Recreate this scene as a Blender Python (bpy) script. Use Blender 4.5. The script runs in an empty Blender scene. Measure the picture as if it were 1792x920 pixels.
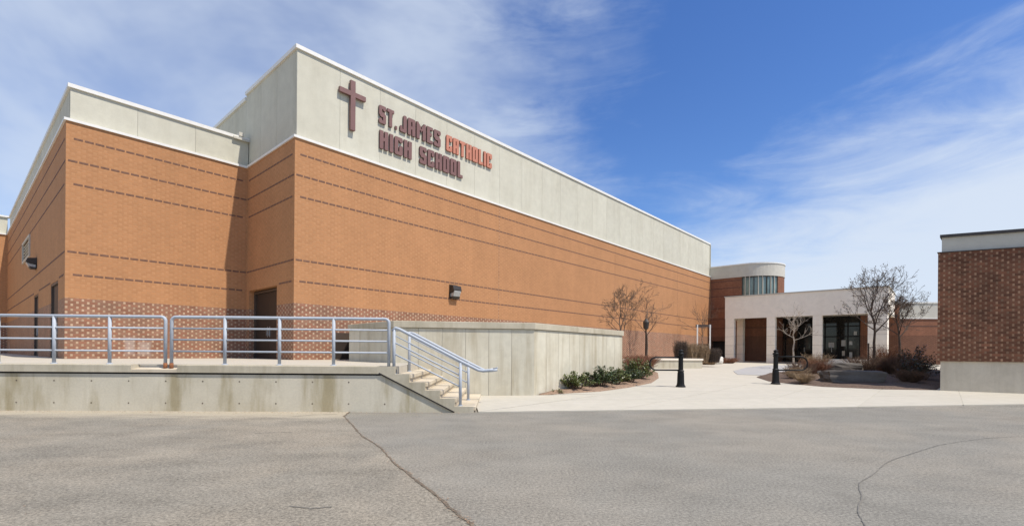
import bpy, bmesh, math, random
from mathutils import Vector, Matrix
from math import sin, cos, pi, radians

sc = bpy.context.scene
COL = sc.collection
random.seed(7)

# ------------------------------------------------------------------ camera
cam_d = bpy.data.cameras.new('camera')
cam = bpy.data.objects.new('camera', cam_d); COL.objects.link(cam)
cam.location = (0, 0, 1.27)
cam.rotation_euler = (radians(90), -0.008, 0)
cam_d.sensor_width = 36
cam_d.lens = 36 * 840 / 1792
cam_d.shift_y = 156 / 1792
cam_d.clip_start = 0.05; cam_d.clip_end = 3000
sc.camera = cam

# ------------------------------------------------------------------ light
SUN = Vector((.857, -.514, math.tan(radians(59)))).normalized()
sun_d = bpy.data.lights.new('sun', 'SUN'); sun_d.energy = 4.7; sun_d.angle = radians(.53)
sun_d.color = (1, .94, .84)
sun = bpy.data.objects.new('sun', sun_d); COL.objects.link(sun)
sun.rotation_euler = SUN.to_track_quat('Z', 'Y').to_euler()

sc.view_settings.view_transform = 'Standard'
sc.view_settings.look = 'None'
sc.view_settings.exposure = 0.12
sc.view_settings.gamma = 1

def node(nt, t, **kw):
    n = nt.nodes.new(t)
    for k, v in kw.items():
        if k.startswith('i_'):
            n.inputs[k[2:].replace('_', ' ')].default_value = v
        else:
            setattr(n, k, v)
    return n

def feed(nt, inp, v):
    if hasattr(v, 'is_linked') or isinstance(v, bpy.types.NodeSocket):
        nt.links.new(v, inp)
    elif isinstance(v, (tuple, list)) and len(v) == 3 and inp.type == 'RGBA':
        inp.default_value = (*v, 1)
    else:
        inp.default_value = v

def math_(nt, op, a, b=0.0, c=None, clamp=False):
    n = nt.nodes.new('ShaderNodeMath'); n.operation = op; n.use_clamp = clamp
    feed(nt, n.inputs[0], a); feed(nt, n.inputs[1], b)
    if c is not None: feed(nt, n.inputs[2], c)
    return n.outputs[0]

def mix_(nt, fac, a, b, blend='MIX'):
    n = nt.nodes.new('ShaderNodeMix'); n.data_type = 'RGBA'; n.blend_type = blend
    feed(nt, n.inputs[0], fac); feed(nt, n.inputs[6], a); feed(nt, n.inputs[7], b)
    return n.outputs[2]

def ramp_(nt, v, lo, hi, a=0.0, b=1.0, smooth=True):
    n = nt.nodes.new('ShaderNodeMapRange'); n.interpolation_type = 'SMOOTHSTEP' if smooth else 'LINEAR'
    feed(nt, n.inputs[0], v)
    n.inputs[1].default_value = lo; n.inputs[2].default_value = hi
    n.inputs[3].default_value = a; n.inputs[4].default_value = b
    return n.outputs[0]

def noise_(nt, vec, scale, detail=4, rough=.55, dist=0.0, out=0):
    n = nt.nodes.new('ShaderNodeTexNoise')
    n.inputs['Scale'].default_value = scale; n.inputs['Detail'].default_value = detail
    n.inputs['Roughness'].default_value = rough; n.inputs['Distortion'].default_value = dist
    if vec is not None: nt.links.new(vec, n.inputs['Vector'])
    return n.outputs[out]

def map_(nt, vec, scale=(1, 1, 1), loc=(0, 0, 0), rot=(0, 0, 0)):
    n = nt.nodes.new('ShaderNodeMapping')
    n.inputs['Scale'].default_value = scale; n.inputs['Location'].default_value = loc
    n.inputs['Rotation'].default_value = rot
    nt.links.new(vec, n.inputs['Vector'])
    return n.outputs[0]

world = bpy.data.worlds.new('World'); sc.world = world; world.use_nodes = True
nt = world.node_tree; nt.nodes.clear()
sky = node(nt, 'ShaderNodeTexSky', sky_type='NISHITA', sun_disc=False)
sky.sun_elevation = radians(59); sky.sun_rotation = math.atan2(SUN.x, SUN.y)
sky.air_density = 1.0; sky.dust_density = .25; sky.ozone_density = 3.0
geo = node(nt, 'ShaderNodeTexCoord'); dirv = geo.outputs['Generated']
sep = node(nt, 'ShaderNodeSeparateXYZ'); nt.links.new(dirv, sep.inputs[0])
sx, sy, sz = sep.outputs
# slightly more saturated blue, as the photograph's polarised sky
hs = node(nt, 'ShaderNodeHueSaturation'); hs.inputs['Hue'].default_value = .512
hs.inputs['Saturation'].default_value = 1.24; hs.inputs['Value'].default_value = 1.22
nt.links.new(sky.outputs[0], hs.inputs['Color'])
wob = noise_(nt, map_(nt, dirv, (1, 1, 2.2)), 2.6, 6, .6)
wobc = math_(nt, 'SUBTRACT', wob, .5)
streak = noise_(nt, map_(nt, dirv, (1.2, 1.2, 5.0), rot=(0, radians(-24), 0)), 3.2, 8, .62, .6)
streakc = math_(nt, 'SUBTRACT', streak, .5)
# bank of high cloud low on the right
e1 = math_(nt, 'MULTIPLY_ADD', sx, .50, .075)
e1 = math_(nt, 'SUBTRACT', e1, sz)
e1 = math_(nt, 'MULTIPLY_ADD', wobc, .25, e1)
e1 = math_(nt, 'MULTIPLY_ADD', streakc, .30, e1)
m1 = math_(nt, 'MULTIPLY', ramp_(nt, e1, -.10, .19, 0, .92), ramp_(nt, sy, -.3, .2))
# thin veil over the left
e2 = math_(nt, 'MULTIPLY_ADD', sx, -1.0, .12)
e2 = math_(nt, 'MULTIPLY_ADD', wobc, .5, e2)
e2 = math_(nt, 'MULTIPLY_ADD', streakc, .35, e2)
veil = ramp_(nt, e2, -.10, .22, 0, 1)
soft = noise_(nt, map_(nt, dirv, (1.0, 1.0, 1.7), loc=(3.1, 0, .4), rot=(0, radians(18), 0)), 2.5, 5, .55, .3)
m2 = math_(nt, 'MULTIPLY', veil, ramp_(nt, soft, .36, .64, .34, .70))
lowz = ramp_(nt, sz, -.05, .28, .35, 0)
m = math_(nt, 'MAXIMUM', m1, m2)
m = math_(nt, 'MAXIMUM', m, lowz)
skyc = mix_(nt, m, hs.outputs[0], (5.5, 6.15, 7.1))
bg = node(nt, 'ShaderNodeBackground'); bg.inputs['Strength'].default_value = .12
nt.links.new(skyc, bg.inputs['Color'])
wo = node(nt, 'ShaderNodeOutputWorld'); nt.links.new(bg.outputs[0], wo.inputs['Surface'])

# ------------------------------------------------------------------ materials
def newmat(name):
    m = bpy.data.materials.new(name); m.use_nodes = True
    nt = m.node_tree; b = nt.nodes['Principled BSDF']
    return m, nt, b

def coords(nt, rnd=True):
    tc = nt.nodes.new('ShaderNodeTexCoord')
    if not rnd: return tc.outputs['Object']
    oi = nt.nodes.new('ShaderNodeObjectInfo')
    v = nt.nodes.new('ShaderNodeVectorMath'); v.operation = 'MULTIPLY_ADD'
    cb = nt.nodes.new('ShaderNodeCombineXYZ')
    for i in range(3): nt.links.new(oi.outputs['Random'], cb.inputs[i])
    nt.links.new(cb.outputs[0], v.inputs[0]); v.inputs[1].default_value = (37, 53, 0)
    nt.links.new(tc.outputs['Object'], v.inputs[2])
    return v.outputs[0]

def bump(nt, b, h, strength=.3, dist=.01):
    n = nt.nodes.new('ShaderNodeBump'); n.inputs['Strength'].default_value = strength
    n.inputs['Distance'].default_value = dist
    nt.links.new(h, n.inputs['Height']); nt.links.new(n.outputs[0], b.inputs['Normal'])

def plain(name, col, rough=.6, metal=0.0, var=.12, scale=6.0, bmp=0.0, spec=.5):
    m, nt, b = newmat(name)
    c = coords(nt)
    n = noise_(nt, c, scale, 5, .6)
    k = ramp_(nt, n, .3, .7, 1 - var, 1 + var, False)
    mul = mix_(nt, 1.0, tuple(col), (1, 1, 1), 'MULTIPLY')
    v = nt.nodes.new('ShaderNodeVectorMath'); v.operation = 'SCALE'
    nt.links.new(mul, v.inputs[0]); nt.links.new(k, v.inputs['Scale'])
    nt.links.new(v.outputs[0], b.inputs['Base Color'])
    b.inputs['Roughness'].default_value = rough; b.inputs['Metallic'].default_value = metal
    b.inputs['Specular IOR Level'].default_value = spec
    if bmp: bump(nt, b, noise_(nt, c, scale * 8, 4), bmp, .004)
    return m

COURSE = .07889; PER = .26
def brick(name, stretch, header, mortar, hvar=.12, hfrac=.33, mort=1.0, stain=.10, alt=None, patch=None):
    """Flemish bond from UVs in metres."""
    m, nt, b = newmat(name)
    uv = nt.nodes.new('ShaderNodeUVMap'); uv.uv_map = 'UVMap'
    s = nt.nodes.new('ShaderNodeSeparateXYZ'); nt.links.new(uv.outputs[0], s.inputs[0])
    U, V = s.outputs[0], s.outputs[1]
    vr = math_(nt, 'DIVIDE', V, COURSE); row = math_(nt, 'FLOOR', vr); fv = math_(nt, 'FRACT', vr)
    par = math_(nt, 'MODULO', row, 2.0)
    uu = math_(nt, 'DIVIDE', U, PER); uu = math_(nt, 'MULTIPLY_ADD', par, .5, uu)
    fu = math_(nt, 'FRACT', uu); col = math_(nt, 'FLOOR', uu)
    ish = math_(nt, 'LESS_THAN', fu, hfrac)
    idc = math_(nt, 'MULTIPLY_ADD', col, 2.0, ish)
    cb = nt.nodes.new('ShaderNodeCombineXYZ'); nt.links.new(idc, cb.inputs[0]); nt.links.new(row, cb.inputs[1])
    wn = nt.nodes.new('ShaderNodeTexWhiteNoise'); nt.links.new(cb.outputs[0], wn.inputs['Vector'])
    rv = wn.outputs['Value']
    mv = math_(nt, 'LESS_THAN', fv, .16)
    mh1 = math_(nt, 'LESS_THAN', fu, .04)
    mh2 = math_(nt, 'COMPARE', fu, hfrac + .02, .02)
    mo = math_(nt, 'MAXIMUM', mv, math_(nt, 'MAXIMUM', mh1, mh2))
    base = mix_(nt, ish, stretch, header)
    if alt is not None:
        wn2 = nt.nodes.new('ShaderNodeTexWhiteNoise')
        nt.links.new(map_(nt, cb.outputs[0], loc=(13.7, 5.1, 0)), wn2.inputs['Vector'])
        base = mix_(nt, math_(nt, 'MULTIPLY', math_(nt, 'GREATER_THAN', wn2.outputs['Value'], .55), math_(nt, 'SUBTRACT', 1.0, ish)), base, alt)
    k = ramp_(nt, rv, 0, 1, 1 - hvar, 1 + hvar, False)
    v = nt.nodes.new('ShaderNodeVectorMath'); v.operation = 'SCALE'
    nt.links.new(base, v.inputs[0]); nt.links.new(k, v.inputs['Scale'])
    c = mix_(nt, math_(nt, 'MULTIPLY', mo, .8 * mort), v.outputs[0], mortar)
    big = noise_(nt, map_(nt, uv.outputs[0], (1, .5, 1)), .9, 5, .6)
    streaks = noise_(nt, map_(nt, uv.outputs[0], (2.2, .25, 1)), 1.0, 4, .6)
    k2 = math_(nt, 'ADD', ramp_(nt, big, .3, .7, 1 - stain, 1 + stain, False), ramp_(nt, streaks, .3, .7, -stain * .6, stain * .5, False))
    v2 = nt.nodes.new('ShaderNodeVectorMath'); v2.operation = 'SCALE'
    nt.links.new(c, v2.inputs[0]); nt.links.new(k2, v2.inputs['Scale'])
    outc = v2.outputs[0]
    if patch:       # scrubbed pale patches on the brick
        for (pu, pv, wu, wv) in patch:
            du = math_(nt, 'ABSOLUTE', math_(nt, 'SUBTRACT', U, pu)); dv = math_(nt, 'ABSOLUTE', math_(nt, 'SUBTRACT', V, pv))
            d = math_(nt, 'MAXIMUM', math_(nt, 'DIVIDE', du, wu), math_(nt, 'DIVIDE', dv, wv))
            d = math_(nt, 'MULTIPLY_ADD', math_(nt, 'SUBTRACT', noise_(nt, uv.outputs[0], 9, 4), .5), .8, d)
            outc = mix_(nt, ramp_(nt, d, .4, 1.2, .36, 0), outc, (.58, .52, .46))
    nt.links.new(outc, b.inputs['Base Color'])
    b.inputs['Roughness'].default_value = .85; b.inputs['Specular IOR Level'].default_value = .25
    hgt = math_(nt, 'SUBTRACT', math_(nt, 'MULTIPLY', rv, .25), mo)
    bump(nt, b, hgt, .5, .006)
    return m

def concrete(name, col, stain=(.7, .66, .58), amount=.5, streak=.5, sc_=1.0, rough=.8, speck=.08, drip=None):
    m, nt, b = newmat(name)
    c = coords(nt)
    big = noise_(nt, c, .8 * sc_, 6, .6)
    med = noise_(nt, c, 5 * sc_, 5, .6)
    fine = noise_(nt, c, 60 * sc_, 3, .7)
    st = noise_(nt, map_(nt, c, (3.0 * sc_, 3.0 * sc_, .22)), 1.0, 5, .65)
    k = math_(nt, 'MULTIPLY', ramp_(nt, big, .35, .7), amount)
    k = math_(nt, 'MULTIPLY_ADD', ramp_(nt, st, .45, .72), streak, k, clamp=True)
    base = mix_(nt, k, col, tuple(a * s for a, s in zip(col, stain)))
    kk = math_(nt, 'ADD', ramp_(nt, med, .3, .7, .95, 1.05, False), ramp_(nt, fine, .25, .75, -speck, speck, False))
    oi = nt.nodes.new('ShaderNodeObjectInfo')
    kk = math_(nt, 'ADD', kk, ramp_(nt, oi.outputs['Random'], 0, 1, -.035, .035, False))
    v = nt.nodes.new('ShaderNodeVectorMath'); v.operation = 'SCALE'
    nt.links.new(base, v.inputs[0]); nt.links.new(kk, v.inputs['Scale'])
    nt.links.new(v.outputs[0], b.inputs['Base Color'])
    b.inputs['Roughness'].default_value = rough; b.inputs['Specular IOR Level'].default_value = .3
    bump(nt, b, math_(nt, 'MULTIPLY_ADD', med, .6, fine), .25, .004)
    return m

def asphalt(name, col, warm, patchy=.16, dirt=False):
    m, nt, b = newmat(name)
    c = coords(nt, False)
    n1 = noise_(nt, c, .35, 6, .6, .4)
    n2 = noise_(nt, map_(nt, c, (.9, 1.3, 1)), 1.1, 6, .65)
    n3 = noise_(nt, c, 38, 3, .75)
    n4 = noise_(nt, c, 110, 2, .8)
    base = mix_(nt, ramp_(nt, n1, .38, .64), col, warm)
    k = math_(nt, 'ADD', ramp_(nt, n2, .3, .72, 1 - patchy, 1 + patchy * .7, False), ramp_(nt, n3, .3, .7, -.42, .44, False))
    k = math_(nt, 'ADD', k, ramp_(nt, n4, .35, .65, -.26, .26, False))
    v = nt.nodes.new('ShaderNodeVectorMath'); v.operation = 'SCALE'
    nt.links.new(base, v.inputs[0]); nt.links.new(k, v.inputs['Scale'])
    outc = v.outputs[0]
    sp1 = noise_(nt, map_(nt, c, (1, 1, 1), (5, 3, 0)), .9, 3, .5)
    outc = mix_(nt, ramp_(nt, sp1, .64, .72, 0, .28), outc, tuple(x * .62 for x in col))
    sp2 = noise_(nt, map_(nt, c, (1, 1, 1), (9, 1, 0)), 9, 2, .5)
    outc = mix_(nt, ramp_(nt, sp2, .72, .78, 0, .5), outc, tuple(x * .5 for x in col))
    if dirt:
        s = nt.nodes.new('ShaderNodeSeparateXYZ'); nt.links.new(c, s.inputs[0])
        e = math_(nt, 'MULTIPLY_ADD', s.outputs[0], -.03, s.outputs[1])
        e = math_(nt, 'MULTIPLY_ADD', math_(nt, 'SUBTRACT', noise_(nt, map_(nt, c, (.6, 2.5, 1)), 1.5, 6, .65), .5), 1.9, e)
        outc = mix_(nt, math_(nt, 'MULTIPLY', ramp_(nt, e, 8.8, 9.75, 0, .95), ramp_(nt, n3, .35, .6, .6, 1)), outc, (.42, .365, .275))
    nt.links.new(outc, b.inputs['Base Color'])
    b.inputs['Roughness'].default_value = .88; b.inputs['Specular IOR Level'].default_value = .25
    bump(nt, b, math_(nt, 'ADD', n3, math_(nt, 'MULTIPLY', n4, .5)), .55, .006)
    return m

M = {}
M['brick'] = brick('gold_brick', (.435, .212, .096), (.455, .230, .108), (.40, .22, .11), .055, mort=.38, stain=.055)
M['brick_low'] = brick('brown_brick', (.275, .145, .092), (.47, .325, .215), (.27, .155, .10), .14, hfrac=.25, stain=.12, alt=(.285, .132, .08))
M['brick_low_patch'] = brick('brown_brick_patched', (.275, .145, .092), (.47, .325, .215), (.27, .155, .10), .14, hfrac=.25, stain=.12, alt=(.285, .132, .08),
                             patch=[(1.62, 1.38, .16, .34), (2.02, 1.30, .19, .28)])
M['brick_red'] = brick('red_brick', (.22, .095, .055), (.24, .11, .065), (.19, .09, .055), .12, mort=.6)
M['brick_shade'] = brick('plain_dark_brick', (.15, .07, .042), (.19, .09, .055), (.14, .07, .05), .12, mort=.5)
M['brick_dark'] = brick('dark_brick', (.15, .066, .038), (.28, .165, .10), (.135, .066, .042), .28, hfrac=.22, mort=.6, stain=.24, alt=(.165, .068, .038))
M['band'] = plain('band_brick', (.165, .085, .055), .85, var=.25, scale=14)
M['band_red'] = plain('band_brick_red', (.10, .05, .035), .85, var=.2)
M['panel'] = concrete('parapet_concrete', (.565, .54, .44), (.86, .845, .82), .5, .5, .6, speck=.05)
M['panel_grey'] = concrete('stone_band', (.54, .51, .44), (.86, .85, .83), .4, .3, .6, speck=.04)
M['joint'] = plain('joint_sealant', (.43, .405, .33), .9, var=.1)
M['white_metal'] = plain('white_flashing', (.74, .72, .67), .5, var=.05)
M['dark_metal'] = plain('dark_flashing', (.035, .028, .025), .5)
M['terrace'] = concrete('weathered_concrete', (.60, .545, .425), (.62, .575, .46), .5, 1.2, .42, speck=.07)
M['cap'] = concrete('curb_concrete', (.52, .465, .355), (.66, .64, .58), .6, .45, 1.3, speck=.08)
M['base'] = concrete('base_concrete', (.60, .53, .42), (.7, .68, .64), .4, .3, 1.2, speck=.08)
M['deck'] = concrete('deck_concrete', (.50, .455, .375), (.86, .85, .80), .4, .1, 1.2, speck=.05)
M['step'] = concrete('step_concrete', (.58, .50, .38), (.74, .72, .66), .6, .3, 1.6, speck=.08)
M['planter'] = concrete('boardmarked_concrete', (.60, .56, .445), (.74, .70, .64), .5, .8, 1.0, speck=.06)
M['plaza'] = concrete('plaza_concrete', (.475, .438, .365), (.90, .91, .88), .4, .05, .7, speck=.04)
M['paver'] = concrete('island_concrete', (.38, .37, .36), (.85, .85, .85), .4, .05, 1, speck=.06)
M['column'] = concrete('precast_stone', (.90, .825, .70), (.93, .88, .84), .4, .3, 1, speck=.04)
M['fascia'] = concrete('stucco_fascia', (.88, .80, .68), (.94, .9, .87), .35, .25, .5, speck=.03)
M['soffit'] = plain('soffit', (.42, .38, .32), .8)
M['asphalt'] = asphalt('asphalt', (.213, .200, .170), (.245, .222, .182))
M['asphalt_old'] = asphalt('old_asphalt', (.225, .204, .165), (.27, .235, .182), .22, True)
M['crack'] = plain('crack_dirt', (.15, .12, .085), .95, var=.45, scale=18)
M['seal'] = plain('crack_filler', (.155, .145, .125), .85, var=.35, scale=14)
M['rail'] = plain('blue_grey_paint', (.40, .43, .47), .6, 0, var=.07, scale=9)
M['rust'] = plain('rust', (.24, .09, .035), .9, var=.4, scale=30)
M['black'] = plain('black_paint', (.010, .010, .010), .5, var=.2, spec=.2)
M['bronze'] = plain('bronze_housing', (.035, .028, .022), .5, var=.2)
M['lens'] = plain('lamp_lens', (.42, .42, .40), .25, var=.2, scale=20)
M['door'] = plain('brown_door', (.032, .022, .017), .5, var=.15)
M['door_frame'] = plain('door_frame', (.075, .052, .038), .5)
M['inside'] = plain('dark_interior', (.02, .017, .015), .8)
M['steel'] = plain('steel', (.5, .5, .5), .35, .8)
M['louvre'] = plain('louvre', (.50, .46, .38), .55)
M['sign'] = plain('burgundy_metal', (.19, .095, .082), .5, var=.1, scale=3)
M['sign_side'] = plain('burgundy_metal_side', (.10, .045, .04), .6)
M['sign_or'] = plain('orange_metal', (.50, .195, .12), .5, var=.1, scale=3)
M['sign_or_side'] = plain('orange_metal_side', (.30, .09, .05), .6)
M['bark'] = plain('grey_bark', (.15, .105, .075), .9, var=.35, scale=9)
M['bark_dark'] = plain('dark_bark', (.085, .06, .045), .9, var=.35, scale=9)
M['bark_pale'] = plain('pale_bark', (.40, .34, .27), .85, var=.3, scale=14)
M['bud'] = plain('bud', (.13, .085, .05), .9, var=.3)
M['mulch'] = plain('mulch', (.25, .165, .11), .95, var=.45, scale=22, bmp=.8)
M['mulch_shaded'] = plain('shaded_mulch', (.11, .072, .05), .95, var=.5, scale=20, bmp=.8)  # darker copy of the mulch, the right bed's shade put into its colour
M['chip'] = plain('bark_chip', (.30, .20, .13), .95, var=.5, scale=3)
M['rock'] = concrete('shaded_granite', (.135, .12, .105), (.7, .68, .66), .6, .1, 3, speck=.3)  # grey darkened to paint in the shade over the bed stones
M['rock_pale'] = concrete('pale_boulder', (.66, .63, .57), (.8, .78, .74), .5, .1, 3, speck=.1)
M['dry'] = plain('dry_grass', (.30, .21, .125), .9, var=.3, scale=4)
M['dry_red'] = plain('red_brown_twigs', (.19, .085, .045), .9, var=.3, scale=4)
M['twig'] = plain('shaded_brown_twigs', (.13, .08, .052), .9, var=.3, scale=4)  # brown darkened in place of the building's shadow over the right bed
M['concrete_far'] = M['plaza']

def leafmat(name, a, b_):
    m, nt, b = newmat(name)
    oi = nt.nodes.new('ShaderNodeTexCoord')
    n = noise_(nt, oi.outputs['Object'], 16, 3)
    nt.links.new(mix_(nt, ramp_(nt, n, .38, .62), a, b_), b.inputs['Base Color'])
    b.inputs['Roughness'].default_value = .42
    return m
M['leaf'] = leafmat('shrub_leaf', (.055, .085, .018), (.16, .17, .05))
M['leaf_dark'] = leafmat('dark_leaf', (.025, .05, .015), (.075, .10, .03))
M['leaf_ever'] = leafmat('evergreen_leaf', (.018, .03, .015), (.04, .055, .025))

def glass(name, col, rough=.06, spec=.9):
    m, nt, b = newmat(name)
    c = coords(nt)
    n = noise_(nt, c, .7, 2)
    nt.links.new(mix_(nt, ramp_(nt, n, .4, .6), col, tuple(x * 1.6 for x in col)), b.inputs['Base Color'])
    b.inputs['Roughness'].default_value = rough; b.inputs['Specular IOR Level'].default_value = spec
    bump(nt, b, noise_(nt, c, 1.1, 2), .05, .02)
    return m
M['glass'] = glass('dark_glass', (.010, .010, .010), .06, .45)
M['glass_green'] = glass('greenish_glass', (.10, .135, .12), .08, .8)

# ------------------------------------------------------------------ helpers
def G(y):
    return .02 * min(49, max(0.0, y - 11))

class MB:
    def __init__(s, off=(0, 0, 0)):
        s.v = []; s.f = []; s.uv = []; s.mi = []; s.off = Vector(off) if len(off) == 3 else Vector((*off, 0))
        s.cur = 0
    def face(s, pts, uv=None):
        i = len(s.v); s.v += [Vector(p) for p in pts]
        s.f.append(list(range(i, i + len(pts)))); s.uv.append(uv); s.mi.append(s.cur)
    def idx(s, base, faces):
        for f in faces: s.f.append([base + k for k in f]); s.uv.append(None); s.mi.append(s.cur)
    def box(s, x0, x1, y0, y1, z0, z1, bev=0):
        b = len(s.v)
        s.v += [Vector((x, y, z)) for z in (z0, z1) for y in (y0, y1) for x in (x0, x1)]
        s.idx(b, [(0, 2, 3, 1), (4, 5, 7, 6), (0, 1, 5, 4), (2, 6, 7, 3), (0, 4, 6, 2), (1, 3, 7, 5)])
    def prism(s, poly, z0, z1):
        """vertical prism over a counter-clockwise polygon; z0, z1 numbers or functions"""
        n = len(poly); b = len(s.v)
        fz = lambda z, p: z(p) if callable(z) else z
        s.v += [Vector((p[0], p[1], fz(z0, p))) for p in poly] + [Vector((p[0], p[1], fz(z1, p))) for p in poly]
        s.idx(b, [tuple(reversed(range(n))), tuple(range(n, 2 * n))] + [(i, (i + 1) % n, n + (i + 1) % n, n + i) for i in range(n)])
    def extr(s, prof, axis, a0, a1):
        """profile polygon swept along an axis ('x': prof is (y,z); 'y': prof is (x,z))"""
        n = len(prof); b = len(s.v)
        mk = (lambda a, p: Vector((a, p[0], p[1]))) if axis == 'x' else (lambda a, p: Vector((p[0], a, p[1])))
        s.v += [mk(a0, p) for p in prof] + [mk(a1, p) for p in prof]
        s.idx(b, [tuple(range(n)), tuple(reversed(range(n, 2 * n)))] + [(i, n + i, n + (i + 1) % n, (i + 1) % n) for i in range(n)])
    def tube(s, pts, r, n=8, cap=True):
        pts = [Vector(p) for p in pts]; b = len(s.v); m = len(pts)
        rs = r if isinstance(r, (list, tuple)) else [r] * m
        ref = None
        for i, p in enumerate(pts):
            t = (pts[min(i + 1, m - 1)] - pts[max(i - 1, 0)]).normalized()
            if ref is None:
                ref = t.cross(Vector((0, 0, 1)))
                if ref.length < .05: ref = t.cross(Vector((1, 0, 0)))
            ref = (ref - t * ref.dot(t)).normalized(); q = t.cross(ref)
            for k in range(n):
                a = 2 * pi * k / n
                s.v.append(p + (ref * cos(a) + q * sin(a)) * rs[i])
        fs = [(i * n + k, i * n + (k + 1) % n, (i + 1) * n + (k + 1) % n, (i + 1) * n + k) for i in range(m - 1) for k in range(n)]
        if cap: fs += [tuple(reversed(range(n))), tuple(range((m - 1) * n, m * n))]
        s.idx(b, fs)
    def lathe(s, prof, c=(0, 0), n=14):
        s.v = s.v; b = len(s.v)
        for (r, z) in prof:
            for k in range(n):
                a = 2 * pi * k / n; s.v.append(Vector((c[0] + r * cos(a), c[1] + r * sin(a), z)))
        m = len(prof)
        s.idx(b, [(i * n + k, i * n + (k + 1) % n, (i + 1) * n + (k + 1) % n, (i + 1) * n + k) for i in range(m - 1) for k in range(n)]
              + [tuple(reversed(range(n))), tuple(range((m - 1) * n, m * n))])
    def wall(s, P0, P1, z0, z1, ops=(), rev=.3, u0=0.0):
        """wall sheet with openings (a,b,za,zb along P0->P1); outside is to the right of the travel"""
        P0 = Vector((*P0, 0)); P1 = Vector((*P1, 0)); L = (P1 - P0).length; d = (P1 - P0) / L
        inn = Vector((-d.y, d.x, 0))
        xs = sorted({0, L, *[o[0] for o in ops], *[o[1] for o in ops]})
        zs = sorted({z0, z1, *[o[2] for o in ops if z0 < o[2] < z1], *[o[3] for o in ops if z0 < o[3] < z1]})
        def P(a, z, t=0): return P0 + d * a + inn * t + Vector((0, 0, z))
        for i in range(len(xs) - 1):
            for j in range(len(zs) - 1):
                ca, cz = (xs[i] + xs[i + 1]) / 2, (zs[j] + zs[j + 1]) / 2
                if any(o[0] < ca < o[1] and o[2] < cz < o[3] for o in ops): continue
                a, b_, c, e = xs[i], xs[i + 1], zs[j], zs[j + 1]
                s.face([P(a, c), P(b_, c), P(b_, e), P(a, e)], [(u0 + a, c), (u0 + b_, c), (u0 + b_, e), (u0 + a, e)])
        for (a, b_, za, zb) in ops:
            za2, zb2 = max(za, z0), min(zb, z1)
            if za2 >= zb2: continue
            for q, sgn in ((a, 1), (b_, -1)):
                pts = [P(q, za2), P(q, za2, rev), P(q, zb2, rev), P(q, zb2)]
                uv = [(u0 + q, za2), (u0 + q + rev, za2), (u0 + q + rev, zb2), (u0 + q, zb2)]
                s.face(pts, uv) if sgn < 0 else s.face(pts[::-1], uv[::-1])
            if zb <= z1: s.face([P(a, zb), P(b_, zb), P(b_, zb, rev), P(a, zb, rev)], [(a, zb), (b_, zb), (b_, zb + rev), (a, zb + rev)])
            if za >= z0: s.face([P(a, za), P(a, za, rev), P(b_, za, rev), P(b_, za)], [(a, za), (a, za - rev), (b_, za - rev), (b_, za)])
    def build(s, name, mats, parent=None, smooth=False, uv=True):
        me = bpy.data.meshes.new(name)
        me.from_pydata([v - s.off for v in s.v], [], s.f)
        if not isinstance(mats, (list, tuple)): mats = [mats]
        for m_ in mats: me.materials.append(m_)
        if len(mats) > 1: me.polygons.foreach_set('material_index', s.mi)
        if uv and len(s.f) < 20000:
            ul = me.uv_layers.new(name='UVMap')
            for pi_, p in enumerate(me.polygons):
                given = s.uv[pi_]; n = p.normal
                for k, li in enumerate(p.loop_indices):
                    if given: ul.data[li].uv = given[k]; continue
                    c = s.v[me.loops[li].vertex_index]
                    if abs(n.z) > .7: ul.data[li].uv = (c.x, c.y)
                    elif abs(n.x) > abs(n.y): ul.data[li].uv = (c.y, c.z)
                    else: ul.data[li].uv = (c.x, c.z)
        if smooth: me.polygons.foreach_set('use_smooth', [True] * len(me.polygons))
        o = bpy.data.objects.new(name, me); COL.objects.link(o)
        if parent: o.parent = parent
        return o

def tag(o, label=None, cat=None, group=None, kind=None):
    if label: o['label'] = label
    if cat: o['category'] = cat
    if group: o['group'] = group
    if kind: o['kind'] = kind
    return o

def thing(name, label, cat, loc, rot=0.0, group=None):
    o = bpy.data.objects.new(name, None); COL.objects.link(o); o.empty_display_size = .2
    o.location = loc if len(loc) == 3 else (*loc, 0); o.rotation_euler = (0, 0, rot)
    return tag(o, label, cat, group)

def bevel(o, w, seg=2):
    b = o.modifiers.new('bevel', 'BEVEL'); b.width = w; b.segments = seg; b.limit_method = 'ANGLE'
    return o

def piece(name, me, parent, loc, scale=(1, 1, 1), rot=(0, 0, 0)):
    o = bpy.data.objects.new(name, me); COL.objects.link(o); o.parent = parent
    o.location = loc; o.scale = scale; o.rotation_euler = rot
    return o

def boxmesh(name, sx, sy, sz, mat):
    b = MB(); b.box(-sx / 2, sx / 2, -sy / 2, sy / 2, -sz / 2, sz / 2)
    me = bpy.data.meshes.new(name); me.from_pydata(b.v, [], b.f); me.materials.append(mat); return me

def copy_tree(o, parent=None):
    c = o.copy(); COL.objects.link(c); c.parent = parent
    for ch in list(o.children): copy_tree(ch, c)
    return c

# ------------------------------------------------------------------ ground
g = MB()
ys = [-80, 11, 60, 900]
for i in range(3):
    g.face([(-700, ys[i], G(ys[i])), (700, ys[i], G(ys[i])), (700, ys[i + 1], G(ys[i + 1])), (-700, ys[i + 1], G(ys[i + 1]))])
tag(g.build('ground', M['asphalt']), kind='structure')

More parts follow.
